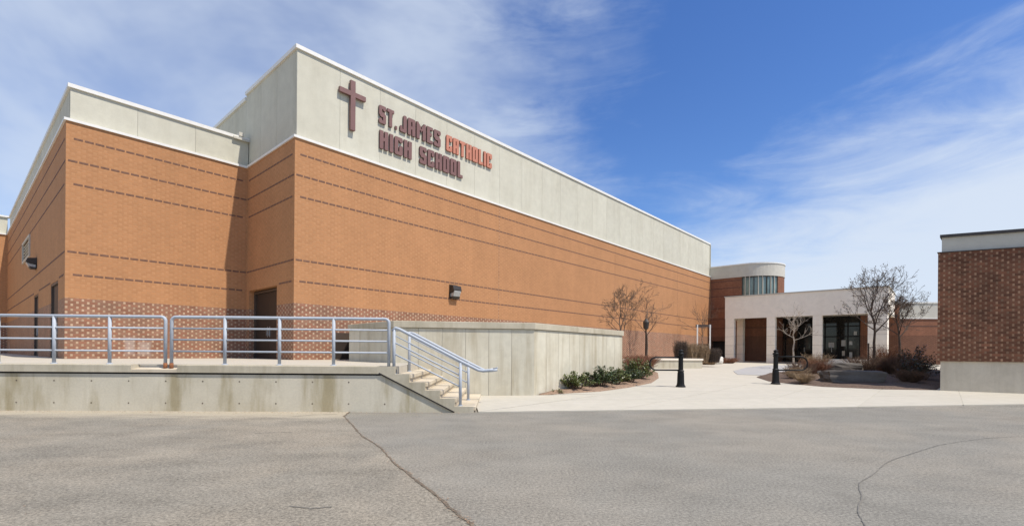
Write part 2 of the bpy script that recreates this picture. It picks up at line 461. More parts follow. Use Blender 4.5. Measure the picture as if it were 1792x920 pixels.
CR = [(-3.36, 9.99), (-3.26, 9.33), (-2.72, 8.2), (-2.25, 7.2), (-1.72, 6.3), (-1.33, 5.45), (-1.0, 4.85), (-.68, 4.27), (-.42, 3.75), (-.27, 3.5), (.1, 2.7), (.5, 1.6), (.9, .2), (2.2, -8)]
def subdivide(pts, k, amp, seed):
    rnd = random.Random(seed); out = []
    for (a, b) in zip(pts[:-1], pts[1:]):
        for i in range(k):
            t = i / k; out.append((a[0] + (b[0] - a[0]) * t + rnd.uniform(-amp, amp), a[1] + (b[1] - a[1]) * t + rnd.uniform(-amp, amp)))
    out.append(pts[-1]); return out
CRs = subdivide(CR, 7, .009, 3)
p = MB()
for a, b in zip(CRs[:-1], CRs[1:]):
    p.face([(-60, a[1], .004), (-60, b[1], .004), (b[0], b[1], .004), (a[0], a[1], .004)][::-1])
tag(p.build('old_asphalt_patch', M['asphalt_old']), kind='structure')

def ribbon(name, pts, wid, z, mat, seed, parent=None):
    rnd = random.Random(seed); b = MB(); L, R = [], []
    for i, q in enumerate(pts):
        a = Vector(pts[max(0, i - 1)]); c = Vector(pts[min(len(pts) - 1, i + 1)])
        t = (c - a).normalized(); n = Vector((-t.y, t.x)); w = wid * rnd.uniform(.45, 1.4) / 2
        L.append(Vector(q) + n * w); R.append(Vector(q) - n * w)
    for i in range(len(pts) - 1):
        b.face([(*R[i], z), (*R[i + 1], z), (*L[i + 1], z), (*L[i], z)])
    return b.build(name, mat, parent)
tag(ribbon('pavement_crack', CRs, .026, .009, M['crack'], 1), kind='structure')
def smooth(P, k=4):
    out = []
    for i in range(len(P) - 1):
        p0, p1, p2, p3 = P[max(i - 1, 0)], P[i], P[i + 1], P[min(i + 2, len(P) - 1)]
        for j in range(k):
            t = j / k
            out.append(tuple(.5 * (2 * p1[a] + (p2[a] - p0[a]) * t + (2 * p0[a] - 5 * p1[a] + 4 * p2[a] - p3[a]) * t * t + (3 * p1[a] - p0[a] - 3 * p2[a] + p3[a]) * t ** 3) for a in (0, 1)))
    return out + [P[-1]]
C2 = [(2.4, 2.6), (2.55, 3.2), (2.64, 3.57), (2.86, 3.95), (3.13, 4.28), (3.45, 4.75), (3.86, 5.11), (4.5, 5.72), (5.26, 6.26), (6.1, 6.82), (6.93, 7.23), (7.64, 7.5), (9.4, 7.9), (12, 8.1)]
tag(ribbon('curved_pavement_crack', subdivide(smooth(C2), 3, .004, 5), .0095, .006, M['seal'], 2), kind='structure')
for k_, pts in enumerate([[(-3.9, 7.3), (-3.6, 7.45), (-3.4, 7.42)], [(9.3, 9.9), (9.9, 9.75), (10.6, 9.8)], [(-4.2, 9.2), (-3.9, 9.5), (-3.5, 9.62)], [(-1.8, 3.9), (-1.6, 3.85), (-1.45, 3.9)]]):
    tag(ribbon('hairline_crack', subdivide(pts, 5, .01, 8 + k_), .016, .0075, M['seal'], 3 + k_), kind='structure')
# dead leaves and grit caught along the crack and the wall
b = MB(); rnd = random.Random(11)
def flake(b, x, y, z, s, rnd):
    a = rnd.uniform(0, 2 * pi); t = rnd.uniform(-.5, .5)
    u = Vector((cos(a), sin(a), t * .5)) * s; w = Vector((-sin(a), cos(a), rnd.uniform(-.4, .4))) * s * rnd.uniform(.3, .7)
    c = Vector((x, y, z + s * .35)); b.face([c - u, c - w, c + u, c + w])
for q in CRs:
    for _ in range(9):
        if q[1] > 2: flake(b, q[0] + rnd.gauss(0, .02), q[1] + rnd.gauss(0, .05), .01, rnd.uniform(.004, .012), rnd)
for _ in range(900):
    x = rnd.uniform(-14, -.9); flake(b, x, 10.0 + .03 * (x + 2.5) - abs(rnd.gauss(0, .18)) - .03, .006, rnd.uniform(.005, .016), rnd)
for _ in range(260):
    flake(b, rnd.uniform(-9, 9), rnd.uniform(2.8, 9.3), .006, rnd.uniform(.004, .009), rnd)
tag(b.build('leaf_litter', M['chip'], uv=False), kind='stuff')

# ------------------------------------------------------------------ plaza
DA = Vector((.668, .744)).normalized(); DB = Vector((-.744, .668)).normalized()
plaza = bpy.data.objects.new('plaza', None); COL.objects.link(plaza); tag(plaza, kind='structure')
def F(x): return Vector((x, 10.13 + .166 * x))
def slab(poly, top=.024, gap=.013, name='slab', mat=None):
    c = sum((Vector(p) for p in poly), Vector((0, 0))) / len(poly); b = MB()
    q = []
    for p_ in poly:
        v = Vector(p_); q.append(tuple(v + (c - v).normalized() * gap))
    b.prism(q, lambda p: G(p[1]) - .05, lambda p: G(p[1]) + top)
    return b.build(name, mat or M['plaza'], plaza)
cols = [-.70 + 3.0 * i for i in range(12)]
for i, a in enumerate(cols[:-1]):
    for j in range(3):
        t0, t1 = j * 3.1, (j + 1) * 3.1
        A_, B_ = F(a), F(cols[i + 1])
        slab([A_ + DA * t0, B_ + DA * t0, B_ + DA * t1, A_ + DA * t1])
a0, a1 = F(-3.7), F(-.7)
slab([a0 + DA * 5.35, a1 + DA * 5.35, a1 + DA * 9.3, a0 + DA * 9.3])
slab([(-.70, 10.05), tuple(a1 + DA * 5.35), (.62, 13.45), (-1.1, 13.3)])
b = MB()
for t0_, t1_ in ((9.305, 14), (14, 20), (20, 30), (30, 40), (40, 50)):
    for xa in range(13):
        if xa < 4 and t0_ < 10: continue
        A0, A1 = F(-19.7 + 4 * xa), F(-15.7 + 4 * xa)
        b.face([(*(A0 + DA * t0_), 0), (*(A1 + DA * t0_), 0), (*(A1 + DA * t1_), 0), (*(A0 + DA * t1_), 0)])
for v in b.v: v.z = G(v.y) + .024
b.build('pavement', M['plaza'], plaza)
b = MB(); u0 = F(-3.7) + DA * 5.3
b.face([(-.6, 10.1, .008), (32, 15.5, .098), (32 + 7, 15.5 + 8, .258), (5.4, 17.2, .13)]); b.build('joint_bed', M['joint'], plaza)

# ------------------------------------------------------------------ brick / band helpers
bandmesh = boxmesh('brick', .218, .05, .056, M['band'])
def bands(root, off, P0, P1, zs, n_max, u0=0.0, proud=.006):
    """dark stretchers standing proud in single courses; the first n_max per course as parts, the rest joined"""
    P0 = Vector((*P0, 0)); P1 = Vector((*P1, 0)); L = (P1 - P0).length; d = (P1 - P0) / L; out = Vector((d.y, -d.x, 0))
    ang = math.atan2(d.y, d.x); rest = MB(off); n = int(L / PER)
    for z in zs:
        row = math.floor(z / COURSE); par = row % 2; zc = (row + .565) * COURSE
        for k in range(n + 1):
            a = (k + .62 - .5 * par) * PER - (u0 % PER)
            if a < .11 or a > L - .11: continue
            c = P0 + d * a + out * (proud - .025) + Vector((0, 0, zc))
            # k counts from the far or the near end
            near = k if root.get('near0', 1) else n - k
            if near < n_max:
                piece('brick', bandmesh, root, c - Vector((*off, 0)), rot=(0, 0, ang))
            else:
                m3 = Matrix.Rotation(ang, 3, 'Z'); i = len(rest.v)
                rest.v += [c + m3 @ Vector(v.co) for v in bandmesh.vertices]; rest.idx(i, [tuple(p.vertices) for p in bandmesh.polygons])
    if rest.v:
        tag(rest.build('band_bricks', M['band'], root), kind='stuff')

CX, CY = -7.29, 16.0
ANG = math.atan2(DA.y, DA.x)
def gw(x, y): v = Vector((CX, CY)) + DA * x + DB * y; return (v.x, v.y, 0)
BZ = [3.57, 4.28, 6.42, 7.12, 7.83]
T = .96; LOW = 2.86; LEDGE = 8.37

def parapet_panels(root, off, P0, P1, z0, z1, spans, mat, thick=.14, backing=True):
    """row of concrete panels, outside on the right of the travel"""
    P0 = Vector((*P0, 0)); P1 = Vector((*P1, 0)); d = (P1 - P0).normalized(); ang = math.atan2(d.y, d.x)
    inn = Vector((-d.y, d.x, 0)); cache = {}
    for a, b_ in zip(spans[:-1], spans[1:]):
        w = round(b_ - a - .008, 3)
        key = w
        if key not in cache: cache[key] = boxmesh('concrete_panel', w, thick, z1 - z0, mat)
        c = P0 + d * ((a + b_) / 2) + inn * thick / 2 + Vector((0, 0, (z0 + z1) / 2))
        piece('concrete_panel', cache[key], root, c - Vector((*off, 0)), rot=(0, 0, ang))
    if backing:
        bk = MB(off); q0 = P0 + d * spans[0] + inn * .02; q1 = P0 + d * (spans[-1]) + inn * .02
        r0, r1 = q0 + inn * .3, q1 + inn * .3
        e = d * .03
        bk.prism([(q0 + e).xy, (q1 - e).xy, (r1 - e).xy, (r0 + e).xy], z0 + .01, z1 - .01)
        bk.build('joint', M['joint'], root)

def double_door(root, off, P0, P1, z0, z1, depth, leaves=2, handle=True, side=None):
    """door leaves in an opening from P0 to P1, set back by depth"""
    P0 = Vector((*P0, 0)); P1 = Vector((*P1, 0)); L = (P1 - P0).length; d = (P1 - P0) / L; inn = Vector((-d.y, d.x, 0))
    def bx(b, a0, a1, t0, t1, za, zb):
        q = [P0 + d * a0 + inn * t0, P0 + d * a1 + inn * t0, P0 + d * a1 + inn * t1, P0 + d * a0 + inn * t1]
        b.prism([v.xy for v in q], za, zb)
    fr = MB(off)
    bx(fr, 0, .07, depth - .06, depth + .08, z0, z1); bx(fr, L - .07, L, depth - .06, depth + .08, z0, z1)
    bx(fr, .07, L - .07, depth - .06, depth + .08, z1 - .08, z1)
    fo = fr.build('door_frame', M['door_frame'], root)
    w = (L - .14) / leaves
    for k in range(leaves):
        lf = MB(off); bx(lf, .07 + k * w + .004, .07 + (k + 1) * w - .004, depth, depth + .05, z0 + .01, z1 - .085)
        lo = lf.build('door', M['door'], root)
        h = MB(off); a = .07 + (k + 1) * w - .12 if k == 0 else .07 + k * w + .08
        bx(h, a, a + .03, depth - .05, depth - .005, z0 + .85, z0 + 1.15); bx(h, a - .02, a + .05, depth - .006, depth + .0, z0 + .8, z0 + 1.2)
        h.build('handle', M['steel'], lo)

# ------------------------------------------------------------------ gymnasium block
LEN = 38.5
off = (0, 0)
gym = thing('gymnasium', 'tall windowless orange brick block with pale concrete parapet bearing a cross and lettering', 'building', gw(0, 0), ANG)
DY0, DY1 = 1.36, 3.95                      # doorway in the shaded side
side_ops = [(35 - DY1, 35 - DY0, T - .02, 3.56)]
b = MB(); b.wall((0, 0), (LEN, 0), LOW, LEDGE); b.wall((LEN, 0), (LEN, 35), LOW, LEDGE); b.wall((LEN, 35), (0, 35), LOW, LEDGE)
b.wall((0, 35), (0, 0), LOW, LEDGE, side_ops, .34)
b.build('upper_wall', M['brick'], gym)
b = MB(); b.wall((0, 0), (LEN, 0), .0, LOW); b.wall((LEN, 0), (LEN, 35), 0, LOW); b.wall((LEN, 35), (0, 35), 0, LOW)
b.wall((0, 35), (0, 0), 0, LOW, side_ops, .34)
b.build('lower_wall', M['brick_low'], gym)
b = MB(); b.box(.3, LEN - .3, .3, 34.7, 8.4, 11.2); b.build('roof', M['joint'], gym)
double_door(gym, off, (0, DY1), (0, DY0), T, 3.52, .24)
b = MB(); b.box(.345, .6, DY0 - .2, DY1 + .2, .5, 3.7); b.build('door_recess', M['inside'], gym)
# flashing ledge, parapet, coping
b = MB(); b.box(-.05, LEN, -.05, .11, LEDGE, 8.45); b.box(-.05, .11, .11, 35, LEDGE, 8.45)
b.build('ledge', M['white_metal'], gym)
sp = [0.02, 1.55, 3.2] + [3.2 + 1.675 * k for k in range(1, 21)]; sp = [s for s in sp if s < 37.6] + [LEN - .08]
parapet_panels(gym, off, (.09, .09), (LEN, .09), 8.45, 11.4, [max(s, 0.0) for s in [0] + sp[1:]], M['panel'])
parapet_panels(gym, off, (.09, 4.65), (.09, .23), 8.45, 11.4, [0, 1.5, 2.95, 4.42], M['panel'])
parapet_panels(gym, off, (.09, 35), (.09, 4.65), 8.45, 11.2, [0, 5, 10, 15, 20, 25, 27.2, 28.8, 30.35], M['panel'])
b = MB(); b.box(.03, LEN, .03, .38, 11.4, 11.53); b.box(.03, .38, .38, 4.62, 11.4, 11.53); b.box(.03, .38, 4.62, 35, 11.2, 11.33)
b.build('coping', M['white_metal'], gym)
b = MB(); b.box(LEN - .05, LEN + .0, .0, .09, 8.45, 11.4); b.build('end_cap', M['panel'], gym)
gym['near0'] = 1
bands(gym, off, (0, 0), (LEN, 0), BZ, 44)
gym['near0'] = 0
bands(gym, off, (0, 35), (0, 4.4), BZ[:0], 0)
def side_band(root, off, P0, P1, zs):
    for z in zs: bands(root, off, P0, P1, [z], 999)
side_band(gym, off, (0, 4.22), (0, 0), [3.57] * 0 + BZ[1:])
bands(gym, off, (0, DY0), (0, 0), [BZ[0]], 99)
# control joint in the brick front
b = MB(); 
for s_ in (9.9, 21.0, 31.0): b.box(s_, s_ + .018, -.003, .02, .9, LEDGE)
b.build('control_joint', M['brick_low'], gym)
# low dark wall hatch near the corner
b = MB(); b.box(1.42, 2.02, -.035, .0, .96, 1.92); b.build('hatch_frame', M['door_frame'], gym)
b = MB(); b.box(1.47, 1.97, -.05, -.036, 1.0, 1.62); b.build('hatch_panel', M['door'], gym)

# ------------------------------------------------------------------ annex (lower block on the left)
ANX = thing('annex', 'lower orange brick block on the left with slatted vent and doors in its shaded side', 'building', gw(-5.23, 4.23), ANG)
off = (-5.23, 4.23)
AX, AY = -5.23, 4.23; BX_, BY_ = -5.80, 27.73
al = Vector((BX_ - AX, BY_ - AY)).length
def ap(t): v = Vector((AX, AY)) + (Vector((BX_, BY_)) - Vector((AX, AY))).normalized() * t; return (v.x, v.y)
aops = [(al - 3.2, al - 1.42, T - .02, 3.54), (al - 8.4, al - 6.9, T - .02, 3.5), (al - 13.25, al - 10.2, 5.48, 6.28)]
b = MB(off); b.wall((AX, AY), (0, AY), LOW, LEDGE); b.wall((BX_, BY_), (AX, AY), LOW, LEDGE, aops, .15); b.build('upper_wall', M['brick'], ANX)
b = MB(off); b.wall((AX, AY), (0, AY), 0, LOW); b.wall((BX_, BY_), (AX, AY), 0, LOW, aops[:2], .15); b.build('lower_wall', M['brick_low_patch'], ANX)
b = MB(off); b.box(-4.9, -.2, 4.6, 27.5, 8.4, 9.3); b.build('roof', M['joint'], ANX)
b = MB(off); b.box(AX - .05, -.052, AY - .05, AY + .11, LEDGE, 8.45)
q0, q1 = Vector(ap(.11)), Vector(ap(al)); b.prism([(q0.x - .05, q0.y), (q0.x + .11, q0.y), (q1.x + .11, q1.y), (q1.x - .05, q1.y)], LEDGE, 8.45)
b.build('ledge', M['white_metal'], ANX)
parapet_panels(ANX, off, (AX + .10, AY + .10), (.085, AY + .10), 8.45, 9.46, [0, 1.7, 3.4, 5.2], M['panel'])
parapet_panels(ANX, off, (BX_ + .10, BY_), (AX + .10, AY + .245), 8.45, 9.46, [0, 4, 8, 12, 16, 18, 19.7, 21.5, 23.24], M['panel'])
b = MB(off); b.box(AX + .04, .085, AY + .04, AY + .38, 9.46, 9.58)
b.prism([(AX + .04, AY + .38), (AX + .38, AY + .38), (BX_ + .38, BY_), (BX_ + .04, BY_)], 9.46, 9.58); b.build('coping', M['white_metal'], ANX)
b = MB(off); b.box(-.5, .08, AY - .02, AY + .036, 9.42, 9.50); b.box(-.30, -.14, AY - .0, AY + .3, 9.58, 9.72); b.build('scupper', M['panel_grey'], ANX)
ANX['near0'] = 1
bands(ANX, off, (AX, AY), (0, AY), BZ, 999)
ANX['near0'] = 0
bands(ANX, off, (BX_, BY_), (AX, AY), BZ[1:], 45)
bands(ANX, off, ap(1.4), (AX, AY), BZ[:1], 99)
bands(ANX, off, ap(6.88), ap(3.22), BZ[:1], 99)
bands(ANX, off, (BX_, BY_), ap(8.42), BZ[:1], 12)
double_door(ANX, off, ap(3.2), ap(1.42), T, 3.535, .07)
double_door(ANX, off, ap(8.4), ap(6.9), T, 3.495, .07)
# vent: frame and slats
b = MB(off); q = [Vector(ap(t)) for t in (13.25, 10.2)]; d_ = (q[1] - q[0]).normalized()
def strip(b, t0, t1, o0, o1, z0, z1):
    A_, B_ = Vector(ap(t0)), Vector(ap(t1)); n = Vector((d_.y, -d_.x))
    b.prism([(A_ + n * o1), (B_ + n * o1), (B_ + n * o0), (A_ + n * o0)], z0, z1)
vr = MB(off); strip(vr, 13.35, 10.1, -.02, .05, 6.28, 6.38); strip(vr, 13.35, 10.1, -.02, .05, 5.38, 5.48)
strip(vr, 13.35, 13.2, -.02, .05, 5.48, 6.28); strip(vr, 10.25, 10.1, -.02, .05, 5.48, 6.28); vr.build('vent_frame', M['louvre'], ANX)
bk = MB(off); strip(bk, 13.25, 10.2, -.145, -.13, 5.48, 6.28); bk.build('vent_back', M['inside'], ANX)
for k in range(5):
    s_ = MB(off); z = 5.55 + k * .15; strip(s_, 13.2, 10.25, -.10, -.0, z, z + .035); s_.build('slat', M['louvre'], ANX)

# ------------------------------------------------------------------ rear wing at the far left
off = (-5.8, 27.7)
rw = thing('rear_wing', 'brick wing at the far left edge with a dark entrance, beyond the annex', 'building', gw(-5.8, 27.7), ANG)
ro = [(14.6, 19.9, T - .02, 4.1)]
b = MB(off); b.wall((-26, 27.7), (-5.8, 27.7), LOW, LEDGE, ro, 1.5); b.build('upper_wall', M['brick'], rw)
b = MB(off); b.wall((-26, 27.7), (-5.8, 27.7), 0, LOW, ro, 1.5); b.build('lower_wall', M['brick_low'], rw)
b = MB(off); b.box(-26, -5.8, 27.9, 34, 8.45, 9.5); b.build('parapet', M['panel'], rw)
b = MB(off); b.box(-12, -5.5, 29.1, 29.3, .5, 4.3); b.build('door_recess', M['inside'], rw)
b = MB(off); b.box(-26, -5.85, 27.62, 27.9, LEDGE, 8.45); b.box(-26, -5.7, 27.8, 28.2, 9.5, 9.6); b.build('coping', M['white_metal'], rw)

# ------------------------------------------------------------------ cross and lettering on the gym parapet
PY = .09
cr = thing('wall_cross', 'tall burgundy latin cross fixed to the concrete parapet left of the lettering', 'cross', gw(2.07, PY - .02), ANG)
cr.location.z = 9.31
b = MB(); b.box(-.095, .095, -.13, -.02, 0, 1.80); b.build('upright', M['sign'], cr)
for s_ in (-1, 1):
    b = MB(); b.box(min(s_ * .096, s_ * .52), max(s_ * .096, s_ * .52), -.126, -.02, 1.23, 1.40); b.build('arm', M['sign'], cr)
b = MB()
for z in (.2, 1.0, 1.6): b.box(-.03, .03, -.021, .10, z, z + .05)
b.build('bracket', M['sign_side'], cr)

FONT = {
 'S': ["#######", "#######", "###.###", "###....", "######.", "#######", ".######", "....###", "###.###", "#######", "#######"],
 'T': ["#######", "#######"] + ["..###.."] * 9,
 '.': [".."] * 9 + ["##", "##"],
 'J': ["...###"] * 7 + ["##.###", "##.###", "######", "######"],
 'A': ["#######", "#######", "###.###", "###.###", "###.###", "#######", "#######", "###.###", "###.###", "###.###", "###.###"],
 'M': ["##.....##", "###...###", "####.####", "####.####", "#########", "###.#.###", "###...###", "###...###", "###...###", "###...###", "###...###"],
 'E': ["######", "######", "###...", "###...", "#####.", "#####.", "###...", "###...", "###...", "######", "######"],
 'C': ["#######", "#######", "###.###", "###.###", "###....", "###....", "###....", "###.###", "###.###", "#######", "#######"],
 'H': ["###.###"] * 4 + ["#######", "#######"] + ["###.###"] * 5,
 'O': ["#######", "#######"] + ["###.###"] * 7 + ["#######", "#######"],
 'L': ["###..."] * 9 + ["######", "######"],
 'I': ["###"] * 11,
 'G': ["#######", "#######", "###.###", "###....", "###....", "###.###", "###.###", "###.###", "###.###", "#######", "#######"],
}
ROUND = set('SCOGJA')
def letter(ch, x, z, cw, chh, parent, mf, ms, depth=.06, stand=.02):
    rows = FONT[ch]; H = len(rows); Wd = max(len(r) for r in rows)
    on = lambda r, c: 0 <= r < H and 0 <= c < len(rows[r]) and rows[r][c] == '#'
    b = MB()
    y0, y1 = -stand - depth, -stand
    polys = []
    for r in range(H):
        for c in range(Wd):
            if not on(r, c): continue
            P = [(c, r + 1), (c + 1, r + 1), (c + 1, r), (c, r)]
            nb = [((0, -1), (1, 0)), ((0, 1), (1, 0)), ((0, 1), (-1, 0)), ((0, -1), (-1, 0))]
            pts = []
            for k in range(4):
                (dx, dz) = nb[k]
                e1_ = not on(r + dx[0], c + dx[1]); e2_ = not on(r + dz[0], c + dz[1])
                if ch in ROUND and e1_ and e2_ and (ch != 'A' or r == 0): 
                    pv, nx = P[k - 1], P[(k + 1) % 4]
                    pts.append(((P[k][0] * .35 + pv[0] * .65), (P[k][1] * .35 + pv[1] * .65)))
                    pts.append(((P[k][0] * .35 + nx[0] * .65), (P[k][1] * .35 + nx[1] * .65)))
                else: pts.append(P[k])
            polys.append(pts)
    edges = {}
    tr = lambda p: (x + p[0] * cw, z + (H - p[1]) * chh)
    for pts in polys:
        b.cur = 0; b.face([(tr(p)[0], y0, tr(p)[1]) for p in pts])
        for k in range(len(pts)):
            a, c_ = pts[k], pts[(k + 1) % len(pts)]
            key = (c_, a)
            if key in edges: del edges[key]
            else: edges[(a, c_)] = 1
    b.cur = 1
    for (a, c_) in edges:
        A_, C_ = tr(a), tr(c_)
        b.face([(A_[0], y0, A_[1]), (A_[0], y1, A_[1]), (C_[0], y1, C_[1]), (C_[0], y0, C_[1])])
    for pts in polys: b.face([(tr(p)[0], y1, tr(p)[1]) for p in pts][::-1])
    o = b.build('letter', [mf, ms], parent)
    return Wd * cw
def word(parent, text, x0, x1, z0, z1, mf, ms, ox):
    W_ = sum(len(max(FONT[c], key=len)) for c in text if c != ' ') + 1.25 * (len(text) - 1) + text.count(' ') * 1.2
    cw = (x1 - x0) / W_; x = x0
    for ch in text:
        if ch == ' ': x += 2.45 * cw; continue
        x += letter(ch, x - ox, z0, cw, (z1 - z0) / 11, parent, mf, ms) + 1.25 * cw
sgn = thing('lettering', 'raised burgundy metal letters, one word in orange, on two lines of the parapet', 'lettering', gw(3.2, PY), ANG)
word(sgn, 'ST.', 3.20, 4.02, 10.03, 10.71, M['sign'], M['sign_side'], 3.2)
word(sgn, 'JAMES', 4.16, 6.23, 10.03, 10.71, M['sign'], M['sign_side'], 3.2)
word(sgn, 'CATHOLIC', 6.55, 9.38, 10.03, 10.71, M['sign_or'], M['sign_or_side'], 3.2)
word(sgn, 'HIGH', 3.24, 4.73, 9.06, 9.76, M['sign'], M['sign_side'], 3.2)
word(sgn, 'SCHOOL', 5.13, 7.51, 9.06, 9.76, M['sign'], M['sign_side'], 3.2)

# ------------------------------------------------------------------ wall lamps
def wall_lamp(loc, rot, label, w=.46, h=.60, d=.30):
    t = thing('wall_lamp', label, 'lamp', loc, rot, 'lamps on the brick walls')
    b = MB(); b.extr([(0, h), (-d * .85, h * .92), (-d, h * .62), (-d * .92, h * .5), (0, h * .38)], 'x', -w / 2, w / 2)
    bevel(b.build('housing', M['bronze'], t), .015)
    b = MB(); b.extr([(-d * .94, h * .56), (-d * .98, h * .52), (-d * .72, h * .16), (-.02, h * .12), (-.02, h * .37), (-d * .8, h * .46)], 'x', -w / 2 + .04, w / 2 - .04)
    bevel(b.build('lens', M['lens'], t), .01)
    b = MB(); b.box(-w / 2 - .01, w / 2 + .01, -.03, 0, 0, h * 1.02); b.build('mounting_plate', M['bronze'], t)
    b = MB(); b.extr([(-.03, h * .12), (-d * .7, h * .16), (-d * .55, .0), (-.03, 0)], 'x', -w / 2 + .02, w / 2 - .02); b.build('visor', M['bronze'], t)
    return t
v = gw(7.0, -.001); wall_lamp((v[0], v[1], 3.6), ANG, 'bronze box lamp on the sunlit brick front above the concrete planter')
q = ap(7.7); v = gw(*q); wall_lamp((v[0] - DA.x * .005, v[1] - DA.y * .005, 4.55), ANG - pi / 2, 'dark box lamp seen edge-on on the shaded side wall next to the vent', .5, .45, .32)

# ------------------------------------------------------------------ terrace
FX = Vector((1, .0293)).normalized(); FN = Vector((-FX.y, FX.x)); F0 = Vector((-10.41, 9.77)); FANG = math.atan2(FX.y, FX.x)
def fw(s, t=0): v = F0 + FX * s + FN * t; return (v.x, v.y)
K0, K1, K2, K3 = (-5.1, 15.03), (-3.16, 12.88), (.62, 13.39), (4.09, 17.82)
ter = thing('concrete_terrace', 'raised concrete terrace with stained retaining wall and curb lip below the railings', 'terrace', (*fw(0),), FANG)
def tl(p): v = Vector(p) - F0; return (v.dot(FX), v.dot(FN))
b = MB(); b.extr([(-12, 0), (-12, .762), (7.70, .762), (9.2, 0)], 'y', .0, .3)
b.build('retaining_wall', M['terrace'], ter)
tie = MB()
for k in range(-6, 13):
    for z in (.62, .17):
        x = .32 + k * .745
        if x < 7.4 or (x < 8.3 and z < .3):
            n = 8; c = [(x + .017 * cos(2 * pi * j / n), -.002, z + .017 * sin(2 * pi * j / n)) for j in range(n)]; tie.face(c)
tag(tie.build('tie_holes', M['crack'], ter), kind='stuff')
gv = MB(); gv.box(-12, 7.66, .03, .3, .75, .80); gv.build('groove', M['inside'], ter)
# curb lip: long pieces, notched down by the rail footing
def lip(x0, x1): b = MB(); b.extr([(-.035, .80), (-.035, .945), (-.02, .96), (.22, .96), (.22, .80)], 'x', x0, x1); b.build('curb', M['cap'], ter)
lip(-12, -4.0); lip(-3.99, 2.62); lip(3.55, 7.62)
b = MB(); b.extr([(-.03, .80), (-.03, .86), (.22, .90), (.22, .80)], 'x', 2.62, 3.55); b.build('footing_notch', M['step'], ter)
gyl = tl(gw(1.45, 0)[:2])
poly = [(-12, .22), (7.98, .22), (7.98, 3.0), tl(K1), tl(K0), tl(gw(.75 + .8, 0)[:2]), tl(gw(0, 0)[:2])]
poly = [(-12, .22), (7.98, .22), (7.98, 2.9), tl(K1), tl(K0), tl(gw(2.3, .3)[:2]), tl(gw(2.3, 6)[:2]), tl(gw(-6, 29)[:2]), tl(gw(-30, 29)[:2])]
b = MB(); b.prism(poly, .3, lambda p: .957 if p[1] > 1 else .953); b.build('deck', M['deck'], ter)

# stairs
st = thing('concrete_stairs', 'short flight of concrete steps going down to the plaza beside the planter wall', 'stairs', (*fw(7.9),), FANG)
lev = [(.79, 7.98, 8.28), (.62, 8.28, 8.61), (.455, 8.61, 8.92), (.29, 8.92, 9.23), (.125, 9.23, 9.63)]
for z, a, c in lev:
    b = MB(); x0, x1 = a - 7.9, c - 7.9
    b.box(x0, x1 + .03, .05, 3.05, z - .09, z); b.box(x0, x1 - .002, .055, 3.04, 0, z - .091)
    bevel(b.build('stair_step', M['step'], st), .012)
# cheek wall: sloped band closing the flight
b = MB(); prof = [(-.28, .80), (-.28, .955), (.08, .955), (.08, .795), (.375, .795), (.375, .625), (.705, .625), (.705, .46), (1.015, .46), (1.015, .295), (1.325, .295), (1.325, .13), (1.72, .13), (1.72, .0), (1.31, .0), (-.24, .80)]
n = len(prof); bb = MB()
bm = bmesh.new(); vs = [bm.verts.new((p[0], -.03, p[1])) for p in prof]; f_ = bm.faces.new(vs)
r_ = bmesh.ops.extrude_face_region(bm, geom=[f_]); 
for e in r_['geom']:
    if isinstance(e, bmesh.types.BMVert): e.co.y = .05
bmesh.ops.triangulate(bm, faces=bm.faces[:]); bmesh.ops.recalc_face_normals(bm, faces=bm.faces[:])
me = bpy.data.meshes.new('cheek'); bm.to_mesh(me); bm.free(); me.materials.append(M['cap'])
ck = bpy.data.objects.new('cheek', me); COL.objects.link(ck); ck.parent = st
b = MB(); b.face([(-.26, -.033, .80), (1.31, -.033, .0), (1.33, -.033, .02), (-.24, -.033, .825)][::-1]); b.box(-.30, -.26, -.02, .0, .79, .80)
b.build('groove', M['inside'], st)

# ------------------------------------------------------------------ railings
def arc(c, r, a0, a1, n=6): return [(c[0] + r * cos(a0 + (a1 - a0) * i / n), 0, c[1] + r * sin(a0 + (a1 - a0) * i / n)) for i in range(n + 1)]
def railing(name, label, s0, x0, x1, posts, ends, grp='blue grey steel railings'):
    t = thing(name, label, 'railing', (*fw(s0, .10), .96), FANG, grp)
    top = .985
    pts = []
    if ends[0]: pts += [(x0, 0, -.02)] + [(p[0], 0, p[2]) for p in arc((x0 + .09, top - .09), .09, pi, pi / 2)]
    else: pts += [(x0, 0, top)]
    if ends[1]: pts += [(p[0], 0, p[2]) for p in arc((x1 - .09, top - .09), .09, pi / 2, 0)] + [(x1, 0, -.02)]
    else: pts += [(x1, 0, top)]
    b = MB(); b.tube(pts, .033, 10); b.build('top_rail', M['rail'], t, True)
    for z in (.75, .515, .275):
        b = MB(); b.tube([(x0, 0, z), (x1, 0, z)], .019, 8); b.build('rail', M['rail'], t, True)
    pb = MB(); pb.tube([(0, 0, 0), (0, 0, top)], .033, 10); po = None
    for x in posts:
        if po is None:
            po = pb.build('post', M['rail'], t, True); po.location = (x, 0, 0)
        else:
            c = po.copy(); COL.objects.link(c); c.location = (x, 0, 0)
    for x in posts:
        b = MB(); b.lathe([(.062, 0), (.062, .012), (.04, .022)], (x, 0), 12); b.build('base_plate', M['rail'], t)
    for x, e in ((x0, ends[0]), (x1, ends[1])):
        if e and e == 'rust':
            b = MB(); b.tube([(x, 0, -.10), (x, 0, .03)], .038, 10); b.build('rusted_foot', M['rust'], t, True)
    return t
railing('railing', 'left length of four-bar railing running out of the picture, rusted foot at its end', 0, -5.3, 3.22, [-4.6, -3.49, -2.38, -1.27, -.15, .97, 2.09], (None, 'rust'))
railing('railing', 'four-bar railing along the terrace between the rusted foot and the stairs', 3.345, 0, 4.48, [1.09, 2.21, 3.33], ('rust', 'yes'))
